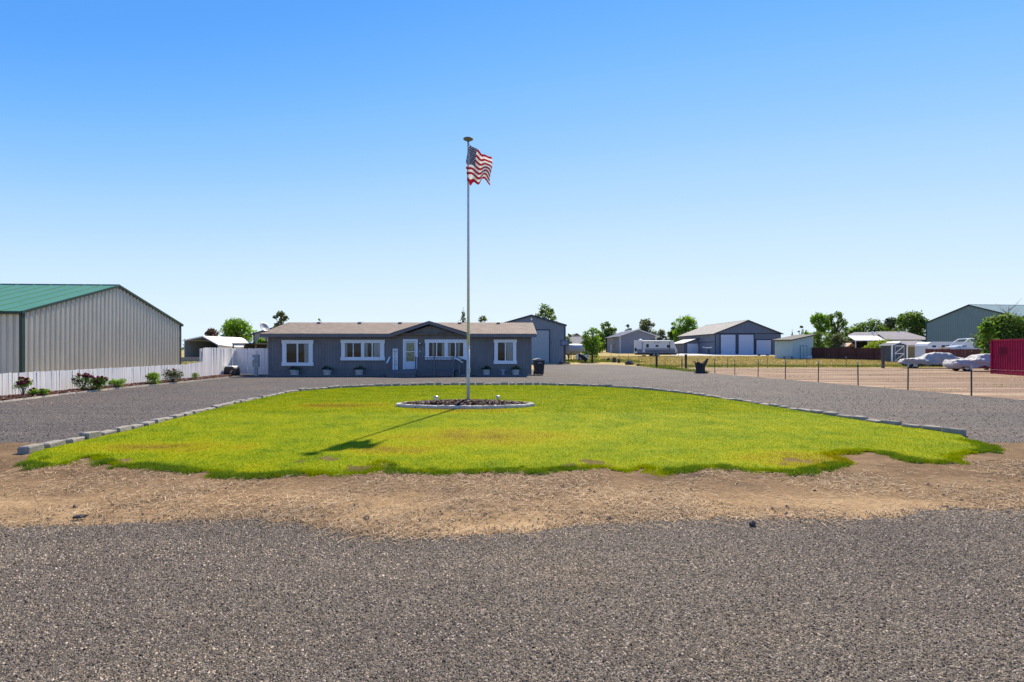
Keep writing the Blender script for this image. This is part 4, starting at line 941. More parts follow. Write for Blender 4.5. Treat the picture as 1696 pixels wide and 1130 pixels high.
# lilac-grey shop in the distance
z = 130; b_ = terr(z); g0, g1 = X(1027, z), X(1086, z)
o = gable("lilac_grey_shop", "lilac-grey metal shop with pale roof behind the travel trailer", "workshop", (g0, z), 0, g1-g0, 18, Hh(556, z), Hh(546, z), b_, M["greyshop"], M["pinkroof"], M["white"], .4, .03, over=.4)
part("side_door", MB().box(-.10, -.04, 11, 12, 0, 2.2), M["white"], o); part("side_window", MB().box(-.10, -.04, 7.5, 8.5, 1.3, 2.4), M["black"], o)
# slate barn
z = 115; b_ = terr(z); g0, g1 = X(1184.5, z), X(1292.5, z)
barn = gable("slate_barn", "wide slate-blue metal barn with three white roll doors", "barn", (g0, z), 0, g1-g0, 25, Hh(552, z), Hh(530.8, z), b_, M["barn"], M["tanroof"], M["barntrim"], .4, .03, over=.35, ribroof=False)
for (a, b, t_) in ((1193.5, 1218, 554.5), (1223, 1248, 554.5), (1252.5, 1277, 563.5)):
    u0, u1, tt = X(a, z)-g0, X(b, z)-g0, Hh(t_, z)-b_
    d = part("roll_door", MB().box(u0, u1, -.06, -.035, 0, tt), M["barndoor"], barn)
    for i in range(6): part("door_panel", MB().box(u0+.02, u1-.02, -.09, -.062, tt*i/6+.012, tt*(i+1)/6-.012), M["barndoor"], d)
    part("door_trim", MB().box(u0-.22, u0, -.11, -.03, 0, tt+.2), M["barntrim"], barn); part("door_trim", MB().box(u1, u1+.22, -.11, -.03, 0, tt+.2), M["barntrim"], barn); part("door_trim", MB().box(u0, u1, -.11, -.03, tt, tt+.2), M["barntrim"], barn)
part("belt_trim", MB().box(0, g1-g0, -.05, -.031, Hh(552, z)-b_-.15, Hh(552, z)-b_), M["barntrim"], barn)
part("belt_trim", MB().box(-.05, -.031, 0, 24.9, Hh(566, z)-b_-.15, Hh(566, z)-b_), M["barntrim"], barn)
# lean-to on the barn's left side
zl = 125; l0, l1 = X(1134, zl), g0-.05; bl = terr(zl)
lt = thing("barn_lean_to", "small lean-to with a white roll door on the barn's left side", "lean-to", (l0, zl, bl))
wd = l1-l0; h0, h1 = Hh(568.5, zl)-bl, Hh(560.5, zl)-bl
part("wall", cwall(MB(), (0, 0), (wd, 0), -.3, lambda s: h0+(h1-h0)*s/wd, .4, METAL, .03), M["barn"], lt)
part("wall", cwall(MB(), (0, 9), (0, 0), -.3, lambda s: h0, .4, METAL, .03), M["barn"], lt)
part("roof", MB().prism([(-.4, -.3, h0-.1), (wd, -.3, h1+.03), (wd, 9.2, h1+.03), (-.4, 9.2, h0-.1)], (0, 0, .08)), M["pinkroof"], lt)
part("fascia", MB().prism([(-.4, -.34, h0-.24), (wd, -.34, h1-.12), (wd, -.34, h1+.12), (-.4, -.34, h0)], (0, .035, 0)), M["barntrim"], lt)
u0, u1, tt = X(1138, zl)-l0, X(1156.5, zl)-l0, Hh(569.5, zl)-bl
part("roll_door", MB().box(u0, u1, -.07, -.04, 0, tt), M["barndoor"], lt)
for a, b in ((u0-.15, u0), (u1, u1+.15)): part("door_trim", MB().box(a, b, -.10, -.035, 0, tt+.1), M["barntrim"], lt)
part("corner_trim", MB().box(-.08, .10, -.08, -.035, -.2, h0), M["barntrim"], lt)
pad = sheet("gravel_pad", [(X(1124, 100), 106), (X(1284, 100), 104), (X(1290, 115), 114.8), (X(1150, 122), 124), (40, 124)], 0, M["concrete"], lambda x, y: terr(y)-.05+.03); kind(pad, "structure")
o = thing("white_pipe", "long white pipe hung on the barn's left wall", "pipe", (g0-.15, 118, terr(118)))
part("pipe", MB().tube([(0, -1.5, 1.55), (-.05, 0, 1.45), (-.05, 2.5, 1.5), (0, 4.0, 1.6)], .13, 8), M["white"], o); part("bracket", MB().box(-.05, .2, .4, .5, -.1, 1.4), M["barntrim"], o)
for px, lab, w in ((1258, "small dark log by the pale pad before the barn", .5), (1272, "larger dark log on the pale pad near the mint shed", .6)):
    z = 103; o = thing("log", lab, "log", (X(px, z), z, terr(z)), .3, "logs before the barn")
    part("log", MB().tube([(-w/2, 0, .18), (w/2, .2, .18)], [.2, .18], 10), M["wood"], o)
# mint shed
z = 83; b_ = terr(z); th = math.radians(20)
ms = thing("mint_shed", "mint-green slant-roofed shed between the barn and the dark fence", "shed", (X(1312, z), z, b_), th)
L1, L2 = 4.6, 3.4; ha, hb = Hh(563.7, z)-b_, Hh(556, 85)-b_
part("wall", cwall(MB(), (0, 0), (L1, 0), -.2, lambda s: ha+(hb-ha)*s/L1, .4, SIDING, .012), M["mint"], ms)
part("wall", cwall(MB(), (0, L2), (0, 0), -.2, lambda s: ha, .4, SIDING, .012), M["mint"], ms)
part("wall", cwall(MB(), (L1, 0), (L1, L2), -.2, lambda s: hb, .4, SIDING, .012), M["mint"], ms)
part("roof", MB().prism([(-.4, -.3, ha-.05), (L1+.25, -.3, hb+.04), (L1+.25, L2+.3, hb+.04), (-.4, L2+.3, ha-.05)], (0, 0, .16)), M["roofdark"], ms)
dr_ = part("door", MB().box(1.75, 3.1, -.05, -.015, .05, 2.1), M["mint"], ms)
for a, b, c, d in ((1.68, 1.75, 0, 2.17), (3.1, 3.17, 0, 2.17), (1.75, 3.1, 2.1, 2.17), (2.40, 2.45, .05, 2.1)): part("door_trim", MB().box(a, b, -.07, -.014, c, d), paint("teal_trim", (.09, .14, .17), .6, .1), dr_)
z = 82; o = thing("garden_bench", "low dark bench against the mint shed", "bench", (X(1302, z), z-.6, terr(z)), .0)
part("seat", MB().box(-.75, .75, -.2, .2, .36, .42), M["wood"], o)
for s in (-.6, .6): part("leg", MB().box(s-.06, s+.06, -.18, .18, -.02, .36), M["wood"], o)
z = 82; o = thing("garbage_bag", "crumpled pale bag at the left end of the dark fence", "bag", (X(1341, z), z, terr(z)))
part("bag", MB().blob((0, 0, .26), (.34, .28, .28), 3, .22), paint("pale_bag", (.5, .5, .55), .4, .15), o); part("bag_knot", MB().blob((.22, 0, .5), (.10, .08, .14), 5, .3, 1), paint("pale_bag", (.5, .5, .55)), o)

# dark red-brown fence with rails towards us
def rail_fence(name, label, a, b, h, ns, mat, postmat, front=True):
    o = thing(name, label, "fence", (a[0], a[1], 0)); a2, b2 = Vector(a), Vector(b); Ln = (b2-a2).length; d = (b2-a2)/Ln; n = int(Ln/.145); ang = math.atan2(d.y, d.x); nr = Vector((d.y, -d.x)) if front else -Vector((d.y, -d.x))
    bm_ = MB().box(-.069, .069, -.01, .01, .05, h).mesh("board", mat)
    for i in range(n):
        p = d*((i+.5)*Ln/n); yy = a2.y+p.y; link("board", bm_, o, (p.x, p.y, terr(yy)-.03+R.uniform(-.015, .015)), (0, R.uniform(-.008, .008), ang))
    for z in (.35, 1.0, h-.22):
        q0 = nr*.04; q1 = d*Ln + nr*.04; part("rail", MB().beam((q0.x, q0.y, z+terr(a2.y)-.03), (q1.x, q1.y, z+terr(b2.y)-.03), .04, .09), postmat, o)
    for i in range(ns+1):
        p = d*(Ln*i/ns) + nr*.11; yy = a2.y+p.y; part("fence_post", MB().box(p.x-.055, p.x+.055, p.y-.055, p.y+.055, terr(yy)-.1, terr(yy)+h), postmat, o)
    return o
rail_fence("dark_board_fence", "dark red-brown board fence with rails right of the mint shed", (X(1337, 85), 85), (X(1478, 75.5), 75.5), 1.85, 5, M["redfence"], M["redfence"])
rail_fence("cedar_board_fence", "red cedar board fence behind the covered cars", (X(1533, 63), 63), (X(1652, 56), 56), 1.9, 4, M["redcedar"], M["redcedar"], False)
# grey garden shed with z-braced door
z = 71; b_ = terr(z); s0 = X(1477.5, z)
gs = gable("garden_shed", "small dark grey shed with white braced door at the dark fence's end", "shed", (s0, z), 0, X(1502, z)-s0, 2.2, Hh(571.5, z), Hh(567.5, z), b_, paint("charcoal_siding", (.065, .075, .085), .6, .1, 1), M["roofdark"], M["white"], .2, .01, SIDING, .12, trimw=.05, ribroof=False)
a, b, t_ = X(1481, z)-s0, X(1497, z)-s0, Hh(572.5, z)-b_
dr_ = part("door", MB().box(a, b, -.05, -.015, .05, t_), paint("charcoal_door", (.06, .075, .09), .6, .1), gs)
for (p, q) in (((a+.05, .1), (a+.05, t_-.05)), ((b-.05, .1), (b-.05, t_-.05)), ((a, .1), (b, .1)), ((a, t_-.05), (b, t_-.05)), ((a, t_*.5), (b, t_*.5)), ((a+.1, t_*.53), (b-.1, t_-.12)), ((a+.1, .15), (b-.1, t_*.47))):
    part("brace", MB().beam((p[0], -.065, p[1]), (q[0], -.065, q[1]), .03, .09), M["white"], dr_)
# mustard shed
z = 77; b_ = terr(z); s0 = X(1500, z); s1 = X(1545, z)
o = thing("mustard_shed", "mustard shed with white trim and grey roof behind the garden shed", "shed", (s0, z, b_))
ht = Hh(573, z)-b_
part("wall", cwall(MB(), (0, 0), (s1-s0, 0), -.2, lambda s: ht, .25, SIDING, .012), M["yellow"], o)
part("wall", cwall(MB(), (0, 3), (0, 0), -.2, lambda s: ht, .25, SIDING, .012), M["yellow"], o)
part("head_trim", MB().box(-.1, s1-s0, -.06, -.015, ht-.1, ht+.06), M["white"], o)
part("roof", MB().prism([(-1.4, -.3, ht+.05), (s1-s0+.2, -.3, ht+.05), (s1-s0+.2, 2.6, ht+.75), (-1.4, 2.6, ht+.75)], (0, 0, .07)), M["greyroof"], o)
a, b = X(1523.5, z)-s0, X(1537, z)-s0
g_ = part("door", MB().box(a, b, -.05, -.013, .05, ht-.12), M["yellow"], o)
for (p, q) in (((a, .1), (a, ht-.1)), ((b, .1), (b, ht-.1)), ((a, .3), (b, ht-.3))): part("brace", MB().beam((p[0], -.07, p[1]), (q[0], -.07, q[1]), .03, .14), M["white"], g_)
# house with a white patio roof
z = 98; b_ = terr(z)
o = thing("patio_house", "grey-roofed house with a long white patio roof behind the dark fence", "house", (X(1416, z), z, b_))
w0 = X(1545, z)-X(1416, z); pz = Hh(564.5, z)-b_; p2 = Hh(556.5, z+6)-b_
part("wall", cwall(MB(), (4.2, 4), (w0, 4), -.2, lambda s: pz+.1, .25, SIDING, .01), M["taupe"], o); part("wall", cwall(MB(), (4.2, 12), (4.2, 4), -.2, lambda s: pz+.1, .25, SIDING, .01), M["taupe"], o)
part("patio_roof", MB().prism([(0, 0, pz), (7.4, 0, pz), (8.6, 6, p2), (2.4, 6, p2)], (0, 0, .08)), paint("white_roof_metal", (.66, .64, .62), .5, .05), o)
part("roof", MB().prism([(5.8, -.2, pz+.12), (w0, -.2, pz+.12), (w0, 7, Hh(550, z+7)-b_), (8.8, 7, Hh(550, z+7)-b_)], (0, 0, .1)), M["greyroof"], o)
part("roof", MB().prism([(2.6, 6.2, p2+.1), (w0, 6.2, p2+.1), (w0, 9, Hh(551, z+9)-b_), (6, 9, Hh(551, z+9)-b_)], (0, 0, .08)), M["greyroof"], o)
for xx in (.2, 2.6, 5.0): part("patio_post", MB().box(xx-.06, xx+.06, .05, .17, -.1, pz), M["white"], o)
part("patio_screen", MB().box(.4, 5.6, 3.9, 3.98, -.1, pz-.1), M["dark"], o)
for xx in (7.8, 13.0): part("roof_vent", MB().box(xx, xx+.35, 6.4, 6.7, Hh(551.2, z+7)-b_-.25, Hh(549.2, z+7)-b_), M["white"], o)
z = 88; b_ = terr(z)
o = thing("play_tower", "small play tower with a tan pitched roof behind the dark fence", "play tower", (X(1404.5, z), z, b_), .35)
rt, rb_ = Hh(568.5, z)-b_, Hh(574.3, z)-b_
for s in (-1, 1): part("roof_side", MB().prism([(s*.95, -.7, rb_), (0, -.7, rt), (0, .7, rt), (s*.95, .7, rb_)], (0, 0, .04)), M["tan"], o)
for a in (-.7, .7):
    for b in (-.55, .55): part("post", MB().box(a-.05, a+.05, b-.05, b+.05, -.05, rb_+.2), M["wood"], o)
part("floor", MB().box(-.7, .7, -.55, .55, 1.0, 1.06), M["wood"], o)
# grey-green hall on the right
zL, zR = 95.0, 79.0; A_, B_ = (X(1534, zL), zL), (X(1691, zR), zR); ang = math.atan2(B_[1]-A_[1], B_[0]-A_[0])
gable("grey_green_hall", "large grey-green metal hall with pale green roof at the right", "hall", A_, ang, math.dist(A_, B_), 26, Hh(535, zL), Hh(505.5, 87), .3, M["teal"], M["tealroof"], M["darkgreen"], .4, .03, over=.15)
# red container
A_, B_ = Vector((X(1642.5, 39.3), 39.3)), Vector((X(1696, 35.6), 35.6)); d = (B_-A_).normalized(); ang = math.atan2(d.y, d.x)
ct = thing("shipping_container", "crimson corrugated shipping container at the right edge behind the wire fence", "container", (A_.x, A_.y, -.022), ang)
Lc, Wc, Hc = 12.2, 2.44, 2.60
part("side_wall", cwall(MB(), (.12, 0), (Lc-.12, 0), .16, lambda s: Hc-.11, .29, [(0, 0), (.28, 0), (.42, -1), (.75, -1), (.9, 0)], .05), M["container"], ct)
part("side_wall", cwall(MB(), (Lc-.12, Wc), (.12, Wc), .16, lambda s: Hc-.11, .29, METAL, .03), M["container"], ct)
part("end_wall", cwall(MB(), (0, Wc-.1), (0, .1), .16, lambda s: Hc-.11, .29, METAL, .03), M["container"], ct); part("end_wall", cwall(MB(), (Lc, .1), (Lc, Wc-.1), .16, lambda s: Hc-.11, .29, METAL, .03), M["container"], ct)
part("roof_panel", MB().box(.05, Lc-.05, .05, Wc-.05, Hc-.06, Hc-.02), M["container"], ct)
for yy in (0, Wc):
    part("top_rail", MB().box(.1, Lc-.1, yy-.05, yy+.05, Hc-.12, Hc), M["container"], ct); part("bottom_rail", MB().box(.1, Lc-.1, yy-.05, yy+.05, .03, .17), M["container"], ct)
    for xx in (.05, Lc-.05): part("corner_post", MB().box(xx-.08, xx+.08, yy-.08, yy+.08, 0, Hc+.01), M["container"], ct)
part("faded_panel", MB().box(1.0, 1.9, -.012, -.003, 1.45, 2.0), paint("darker_crimson", (.15, .004, .025), .7, .15, spec=.1), ct)

# ================================================================== COVERED CARS
def covered_car(label, center, ang, length, prof, seed, body=None):
    o = thing("covered_car", label, "car", (center[0], center[1], -.022), ang, "covered cars in the dirt lot"); rr = random.Random(seed)
    nS, nT = 110, 48; mb = MB(); ph = [rr.uniform(0, 6.28) for _ in range(8)]
    def ip(t, col):
        for i in range(len(prof)-1):
            a, b = prof[i], prof[i+1]
            if a[0] <= t <= b[0]:
                k = (t-a[0])/(b[0]-a[0]+1e-9); k = k*k*(3-2*k); return a[col]+(b[col]-a[col])*k
        return prof[-1][col]
    for i in range(nS+1):
        t = i/nS; top, w, wt, hem = ip(t, 1), ip(t, 2), ip(t, 3), ip(t, 4)
        for j in range(nT+1):
            s = -1+2*j/nT; k = abs(s); sg = 1 if s > 0 else -1
            belt = hem + (min(top, .92)-hem)*.93
            if k < .42: y, z = sg*wt*(k/.42)*.86, top - .05*(k/.42)**2
            elif k < .6: q = (k-.42)/.18; y, z = sg*(wt*.86+(w-wt*.86)*q), top-.05+(belt-top+.05)*q**1.0
            else:
                q = (k-.6)/.4; y = sg*(w+.03*q*math.sin(t*40+ph[0])+.05*math.sin(q*3.1)); z = belt+(hem-belt)*q
            wr = .03*abs(math.sin(t*15+s*4+ph[1]))-.02*abs(math.sin(t*23-s*7+ph[2]))+.03*math.sin(t*11+s*9+ph[3]*s)+.02*(abs(math.sin(t*37+s*s*11+ph[6]))**.5-.6)+.012*(abs(math.sin(t*53-s*19+ph[7]))**.5-.6)
            z += wr*(1.4 if k > .3 else .6); y += wr*1.9*sg*(k > .45)
            if k == 1: z = hem + .05*math.sin(t*22+ph[4]) + .03*math.sin(t*47)
            mb.v.append(((t-.5)*length + .03*math.sin(s*8+ph[5])*(k > .5), y, z))
    for i in range(nS):
        for j in range(nT): a = i*(nT+1)+j; mb.f.append((a, a+nT+1, a+nT+2, a+1))
    for i in (0, nS): mb.f.append(tuple(i*(nT+1)+j for j in range(nT+1)))
    part("car_cover", mb, M["cover"], o, True)
    part("underbody", MB().box(-length*.44, length*.44, -.72, .72, .24, .5), body or M["dark"], o)
    for xx in (-length*.30, length*.29):
        for s in (-1, 1):
            wh = part("wheel", MB().tube([(xx, s*.66, .33), (xx, s*.86, .33)], .33, 20), M["tyre"], o); part("rim", MB().tube([(xx, s*.862, .33), (xx, s*.872, .33)], .19, 16), M["rim"], wh)
    return o
#       t    top  halfW  roofHalfW hem
prof1 = [(0, .66, .66, .55, .46), (.04, .88, .88, .76, .40), (.30, 1.02, .93, .80, .38), (.42, 1.42, .93, .62, .36), (.54, 1.56, .93, .68, .36), (.72, 1.52, .93, .66, .36), (.86, 1.08, .93, .78, .38), (.96, 1.0, .88, .74, .42), (1, .70, .72, .6, .46)]
prof2 = [(0, .70, .70, .6, .36), (.05, .93, .88, .78, .28), (.30, 1.02, .94, .8, .30), (.40, 1.38, .94, .66, .42), (.52, 1.47, .94, .68, .44), (.72, 1.45, .94, .66, .42), (.84, 1.06, .94, .78, .40), (1, .8, .8, .7, .40)]
zc = 50.5
covered_car("car under a silver cover beside the grey garden shed", (X(1545, zc), zc), math.radians(-24), 5.3, prof1, 1)
zc = 43.6
covered_car("car under a creased silver cover next to the crimson container", (X(1620, zc)+.3, zc), math.radians(-14), 4.9, prof2, 5, M["redcar"])

# ================================================================== TRAVEL TRAILER, HORSE TRAILER, BOAT
z = 100.0; b_ = terr(z)-.03
rv = thing("travel_trailer", "white travel trailer with grey stripes parked before the lilac shop", "trailer", (X(1055, z), z, b_))
RL = X(1122, z)-X(1055, z); rh = Hh(564, z)-b_; rb = .62
def side(x0, x1, z0, z1, th=.02, y=0): return MB().box(x0, x1, y-th, y, z0, z1)
part("body", MB().prism([(0, 0, rb), (RL*.95, 0, rb), (RL, 0, rb+.5), (RL*.955, 0, rb+1.3), (RL*.90, 0, rh), (0, 0, rh)], (0, 2.4, 0)), M["rv"], rv)
part("lower_band", side(.02, RL*.945, rb+.02, rb+.75), paint("rv_lower_band", (.17, .175, .20), .45, .06), rv); part("stripe", side(RL*.2, RL*.94, rb+.86, rb+.94), M["black"], rv); part("stripe", side(RL*.3, RL*.55, rb+.35, rb+.43, .03), M["black"], rv)
part("roof_edge", MB().box(-.02, RL*.905, -.04, 2.44, rh-.02, rh+.05), M["white"], rv); part("name_mark", side(RL*.42, RL*.57, rh-.52, rh-.42), M["rvgrey"], rv)
for a, b, c, d in ((.46, .53, 1.22, 1.6), (.74, .81, 1.05, 1.6), (.23, .29, 1.1, 1.75)): part("window", side(RL*a, RL*b, rb+c, rb+d, .03), M["black"], rv)
part("door", side(RL*.13, RL*.20, rb+.15, rb+2.0, .025), M["rv"], rv)
for a in (.13, .81): part("awning_arm", MB().beam((RL*a, -.07, rb+.5), (RL*a, -.07, rh-.1), .07, .07), M["black"], rv)
part("awning_roll", MB().tube([(RL*.12, -.12, rh-.12), (RL*.82, -.12, rh-.12)], .09, 8), M["white"], rv)
part("ladder", MB().tube([(-.08, .5, rb+.3), (-.08, .5, rh+.1)], .03, 6), M["steel"], rv); part("air_unit", MB().box(RL*.38, RL*.48, .8, 1.6, rh+.05, rh+.28), M["black"], rv); part("roof_dome", MB().blob((RL*.12, 1.0, rh+.08), (.38, .38, .22), 1, 0), M["white"], rv, True)
for xx in (.42, .52):
    w = part("wheel", MB().tube([(RL*xx, -.02, .34), (RL*xx, .22, .34)], .36, 16), M["tyre"], rv); part("rim", MB().tube([(RL*xx, -.03, .34), (RL*xx, -.02, .34)], .2, 12), M["rim"], w)
    w = part("wheel", MB().tube([(RL*xx, 2.2, .34), (RL*xx, 2.42, .34)], .36, 16), M["tyre"], rv)
part("chassis_shade", MB().box(.1, RL*.98, .02, 2.3, rb-.34, rb-.002), M["black"], rv); part("tongue", MB().beam((RL*.97, 1.2, rb-.1), (RL*1.1, 1.2, rb-.1), .12, .1), M["black"], rv); part("propane_box", MB().box(RL*.99, RL*1.05, .9, 1.5, rb-.05, rb+.45), M["rvgrey"], rv)  # chassis box deepened in black to stand for the shade underneath
part("jack", MB().tube([(RL*1.08, 1.2, 0), (RL*1.08, 1.2, rb)], .05, 8), M["steel"], rv); part("step", MB().box(RL*.12, RL*.21, -.4, -.05, .0, .22), M["black"], rv)
part("spare_wheel", MB().tube([(-.25, .6, rb+.65), (-.02, .6, rb+.65)], .36, 16), M["tyre"], rv)
z = 66; b_ = terr(z)-.03
ht_ = thing("horse_trailer", "long white trailer roof showing above the cedar fence", "trailer", (X(1536, z), z, b_), -.05)
tl = X(1608, z)-X(1536, z); t1, t0 = Hh(566.8, z)-b_, .55
part("body", MB().prism([(0, 0, t0), (tl, 0, t0), (tl, 0, t1), (.5, 0, t1), (.15, 0, t1-.15), (0, 0, t1-.45)], (0, 2.2, 0)), M["rv"], ht_)
part("window", side(.62, 1.05, t1-.68, t1-.42, .02), M["black"], ht_)
for k in range(4): part("window", side(1.75+k*.58, 2.2+k*.58, t1-.70, t1-.40, .02), M["black"], ht_)
part("roof_edge", MB().box(.45, tl+.02, -.03, 2.23, t1+.002, t1+.05), M["white"], ht_)
for xx in (2.2, 3.1): w = part("wheel", MB().tube([(xx, -.05, .35), (xx, .2, .35)], .36, 14), M["tyre"], ht_)
part("jack", MB().tube([(.25, 1.1, 0), (.25, 1.1, .6)], .05, 8), M["steel"], ht_)
z = 61; b_ = terr(z)-.03
bo = thing("ski_boat", "white ski boat with an arched tow tower above the cedar fence", "boat", (X(1578, z), z, b_), -.05)
bl_ = X(1636, z)-X(1578, z); g = Hh(577, z)-b_
part("hull", MB().prism([(-.3, 0, g+.12), (.4, 0, .75), (bl_, 0, .6), (bl_, 0, g-.05), (.9, 0, g+.12)], (0, 1.9, 0)), M["rv"], bo)
part("windshield", MB().prism([(.3, .15, g+.12), (1.7, .15, g+.12), (1.75, .2, g+.42), (1.2, .2, g+.35)], (0, 1.6, 0)), paint("smoked_screen", (.35, .36, .38), .2, .1), bo)
tw = Hh(560.8, z)-b_
for yy in (.1, 1.8):
    part("tower_leg", MB().tube([(.9, yy, g), (1.5, yy, g+.75), (2.0, yy+(.15 if yy < 1 else -.15), tw-.05), (2.7, yy+(.2 if yy < 1 else -.2), tw)], .055, 8), M["white"], bo); part("tower_leg", MB().tube([(3.75, yy, g), (4.0, yy, g+.5), (3.6, yy, tw-.35), (2.9, yy+(.2 if yy < 1 else -.2), tw)], .05, 8), M["white"], bo)
part("tower_bar", MB().tube([(2.7, .3, tw), (2.7, 1.6, tw)], .05, 8), M["white"], bo)
part("boat_trailer", MB().box(.2, bl_+.3, .5, 1.4, .35, .62), M["black"], bo)
for yy in (.1, 1.65): part("wheel", MB().tube([(2.6, yy, .3), (2.6, yy+.2, .3)], .31, 14), M["tyre"], bo)

# ================================================================== WIRE FENCES, STUMP, ROCKS
def wire_fence(name, label, a, b, n, h, wires, extra=None, skip=(), verts=True):
    a, b = Vector(a), Vector(b); o = thing(name, label, "fence", (a.x, a.y, 0)); pts = []
    for i in range(n+1):
        p = (b-a)*(i/n); yy = a.y+p.y; z0 = terr(yy)-.03; pts.append((p.x, p.y, z0)); hh = h*R.uniform(.97, 1.03)
        if i in skip: continue
        ln = R.uniform(-.025, .025)
        q = part("fence_post", MB().beam((p.x, p.y, z0-.1), (p.x+ln, p.y, z0+hh), .036, .04), M["rust"], o)
        part("post_tip", MB().beam((p.x+ln*.88, p.y, z0+hh*.88), (p.x+ln, p.y, z0+hh+.004), .041, .046), paint("pale_post_tip", (.42, .42, .44), .6, .1), q)
    mb = MB()
    for z in wires:
        for i in range(n):
            p, q = pts[i], pts[i+1]; sag = .01
            mb.tube([(p[0], p[1]-.035, p[2]+z), ((p[0]+q[0])/2, (p[1]+q[1])/2-.035, (p[2]+q[2])/2+z-sag), (q[0], q[1]-.035, q[2]+z)], .0013, 4, False)
    if verts:
        d = (b-a); Ln = d.length; m = int(Ln/.16)
        for i in range(m):
            p = d*(i/m); z0 = terr(a.y+p.y)-.03; mb.v += [(p.x-.0015, p.y-.036, z0+wires[0]), (p.x+.0015, p.y-.036, z0+wires[0]), (p.x+.0015, p.y-.036, z0+wires[-1]), (p.x-.0015, p.y-.036, z0+wires[-1])]; k = len(mb.v); mb.f.append((k-4, k-3, k-2, k-1))
    part("wire_mesh", mb, M["wire"], o)
    return o
p0, p1 = gp(1609, 655), gp(1130, 613); d = (Vector(p1)-Vector(p0)); n = 9; st = d/n
a = Vector(p0)-st
wire_fence("wire_fence", "wire mesh fence on thin rusty posts between driveway and dirt lot", a, Vector(p0)+st*n, 10, 1.2, (.12, .3, .5, .7, .9, 1.08))
c1 = Vector(p1); wp = c1 + Vector((.6, 2.0))
wire_fence("far_wire_fence", "wire fence continuing past the standing rocks towards the young tree", (wp.x, wp.y), (X(1012, 73), 73), 6, 1.15, (.2, .5, .8, 1.05), verts=False)
wire_fence("field_wire_fence", "wire fence across the lot's far edge before the dry field", (X(1138, 51.5), 51.5), (X(1466, 52.5), 52.5), 5, 1.15, (.2, .5, .8, 1.05), skip=(0, 5), verts=False)
wire_fence("yard_wire_fence", "short wire fence right of the workshop before the tank", (X(941, 68), 68), (X(958, 66.5), 66.5), 2, 1.1, (.3, .7, 1.0), verts=False)
for px, z, t_, lab, w in ((1087.5, 52.5, 589, "thick dark wooden post left of the burnt stump", .17), (1136, 50.5, 587.5, "thick dark wooden corner post just left of the burnt stump", .17), (1462.5, 51, 577.5, "tall wooden gate post in front of the dark fence", .19)):
    z0 = terr(z)-.03; o = thing("wooden_post", lab, "post", (X(px, z), z, z0), .1, "wooden fence posts"); hh = Hh(t_, z)-z0
    part("post", MB().box(-w/2, w/2, -w/2, w/2, -.1, hh), M["wood"] if px > 1400 else M["stump"], o); part("post_cap", MB().box(-w/2-.01, w/2+.01, -w/2-.01, w/2+.01, hh-.02, hh+.03), M["wood"], o)
# charred stump
z = 39.6; o = thing("tree_stump", "charred forked tree stump standing by the wire fence", "stump", (X(1160, z), z, -.02))
mb = MB(); n = 20
rings = [(.42, 0), (.36, .12), (.33, .35), (.36, .6), (.42, .78)]
for (r, h) in rings:
    for k in range(n): a = 2*math.pi*k/n; q = r*(1+.10*math.sin(3*a+1)+.06*math.sin(7*a)); mb.v.append((q*math.cos(a), q*.8*math.sin(a), h))
for k in range(n):
    a = 2*math.pi*k/n; q = .46*(1+.10*math.sin(3*a+1)); top = .80+.10*math.sin(5*a)+ (.28 if math.cos(a-.2) > .75 else 0)+(.08 if math.cos(a-2.9) > .7 else 0)
    mb.v.append((q*math.cos(a)*(1.25 if math.cos(a) > .75 else 1.08), q*.8*math.sin(a), top))
mb.v.append((0, 0, .62))
for i in range(5):
    for k in range(n): a = i*n+k; b = i*n+(k+1) % n; mb.f.append((a, b, b+n, a+n))
for k in range(n): mb.f.append((5*n+k, 5*n+(k+1) % n, 6*n))
part("trunk", mb, M["stump"], o)
part("broken_limb", MB().tube([(.30, 0, .72), (.46, 0, .95), (.55, 0, 1.14)], [.16, .11, .03], 8), M["stump"], o); part("root_flare", MB().blob((0, 0, .05), (.52, .42, .12), 4, .2), M["stump"], o)
for i, (px, py, w, h, lab, up) in enumerate(((999.5, 599.5, 5.5, 6, "small squat rock nearest the young tree", 0), (1007.5, 600.3, 5.5, 8, "slim upright rock second from the young tree", 1), (1017.5, 601.5, 8, 10.5, "tallest upright basalt rock of the row by the fence", 1), (1025, 602, 5.5, 8, "tapered upright rock right of the tallest one", 1), (1042.5, 604, 15, 7.5, "broad low dark boulder in the rock row", 0), (1057.5, 605.8, 6.5, 4.2, "smallest dark rock at the right end of the rock row", 0))):
    z = gz(py); o = thing("boulder", lab, "rock", (X(px, z), z, -.05), R.uniform(-.5, .5), "rocks along the driveway's far edge")
    ww, hh = w*z/F/2, h*z/F
    mb = MB()
    if up:
        nn = 7
        for (r, q) in ((1.0, 0), (.95, .5), (.85, .9), (.45, 1.0)):
            for k in range(nn): a = 2*math.pi*k/nn+i; mb.v.append((ww*r*math.cos(a)*R.uniform(.9, 1.1), ww*.8*r*math.sin(a), hh*q*R.uniform(.95, 1.04)))
        for j in range(3):
            for k in range(nn): a = j*nn+k; b = j*nn+(k+1) % nn; mb.f.append((a, b, b+nn, a+nn))
        mb.f.append(tuple(3*nn+k for k in range(nn)))
    else: mb.blob((0, 0, hh*.42), (ww, ww*.8, hh*.6), i+9, .16)
    part("stone", mb, M["rock"], o)
for px, py, lab in ((1247, 874, "small dark rock on the gravel at the straw's edge"), (133, 861, "small dark stick-like clod at the verge's left part")):
    q = gp(px, py); o = thing("small_rock", lab, "rock", (q[0], q[1], .016), .4); part("stone", MB().blob((0, 0, .018), (.045 if px > 500 else .07, .03, .036 if px > 500 else .022), int(px), .28, 1), M["rock"], o)

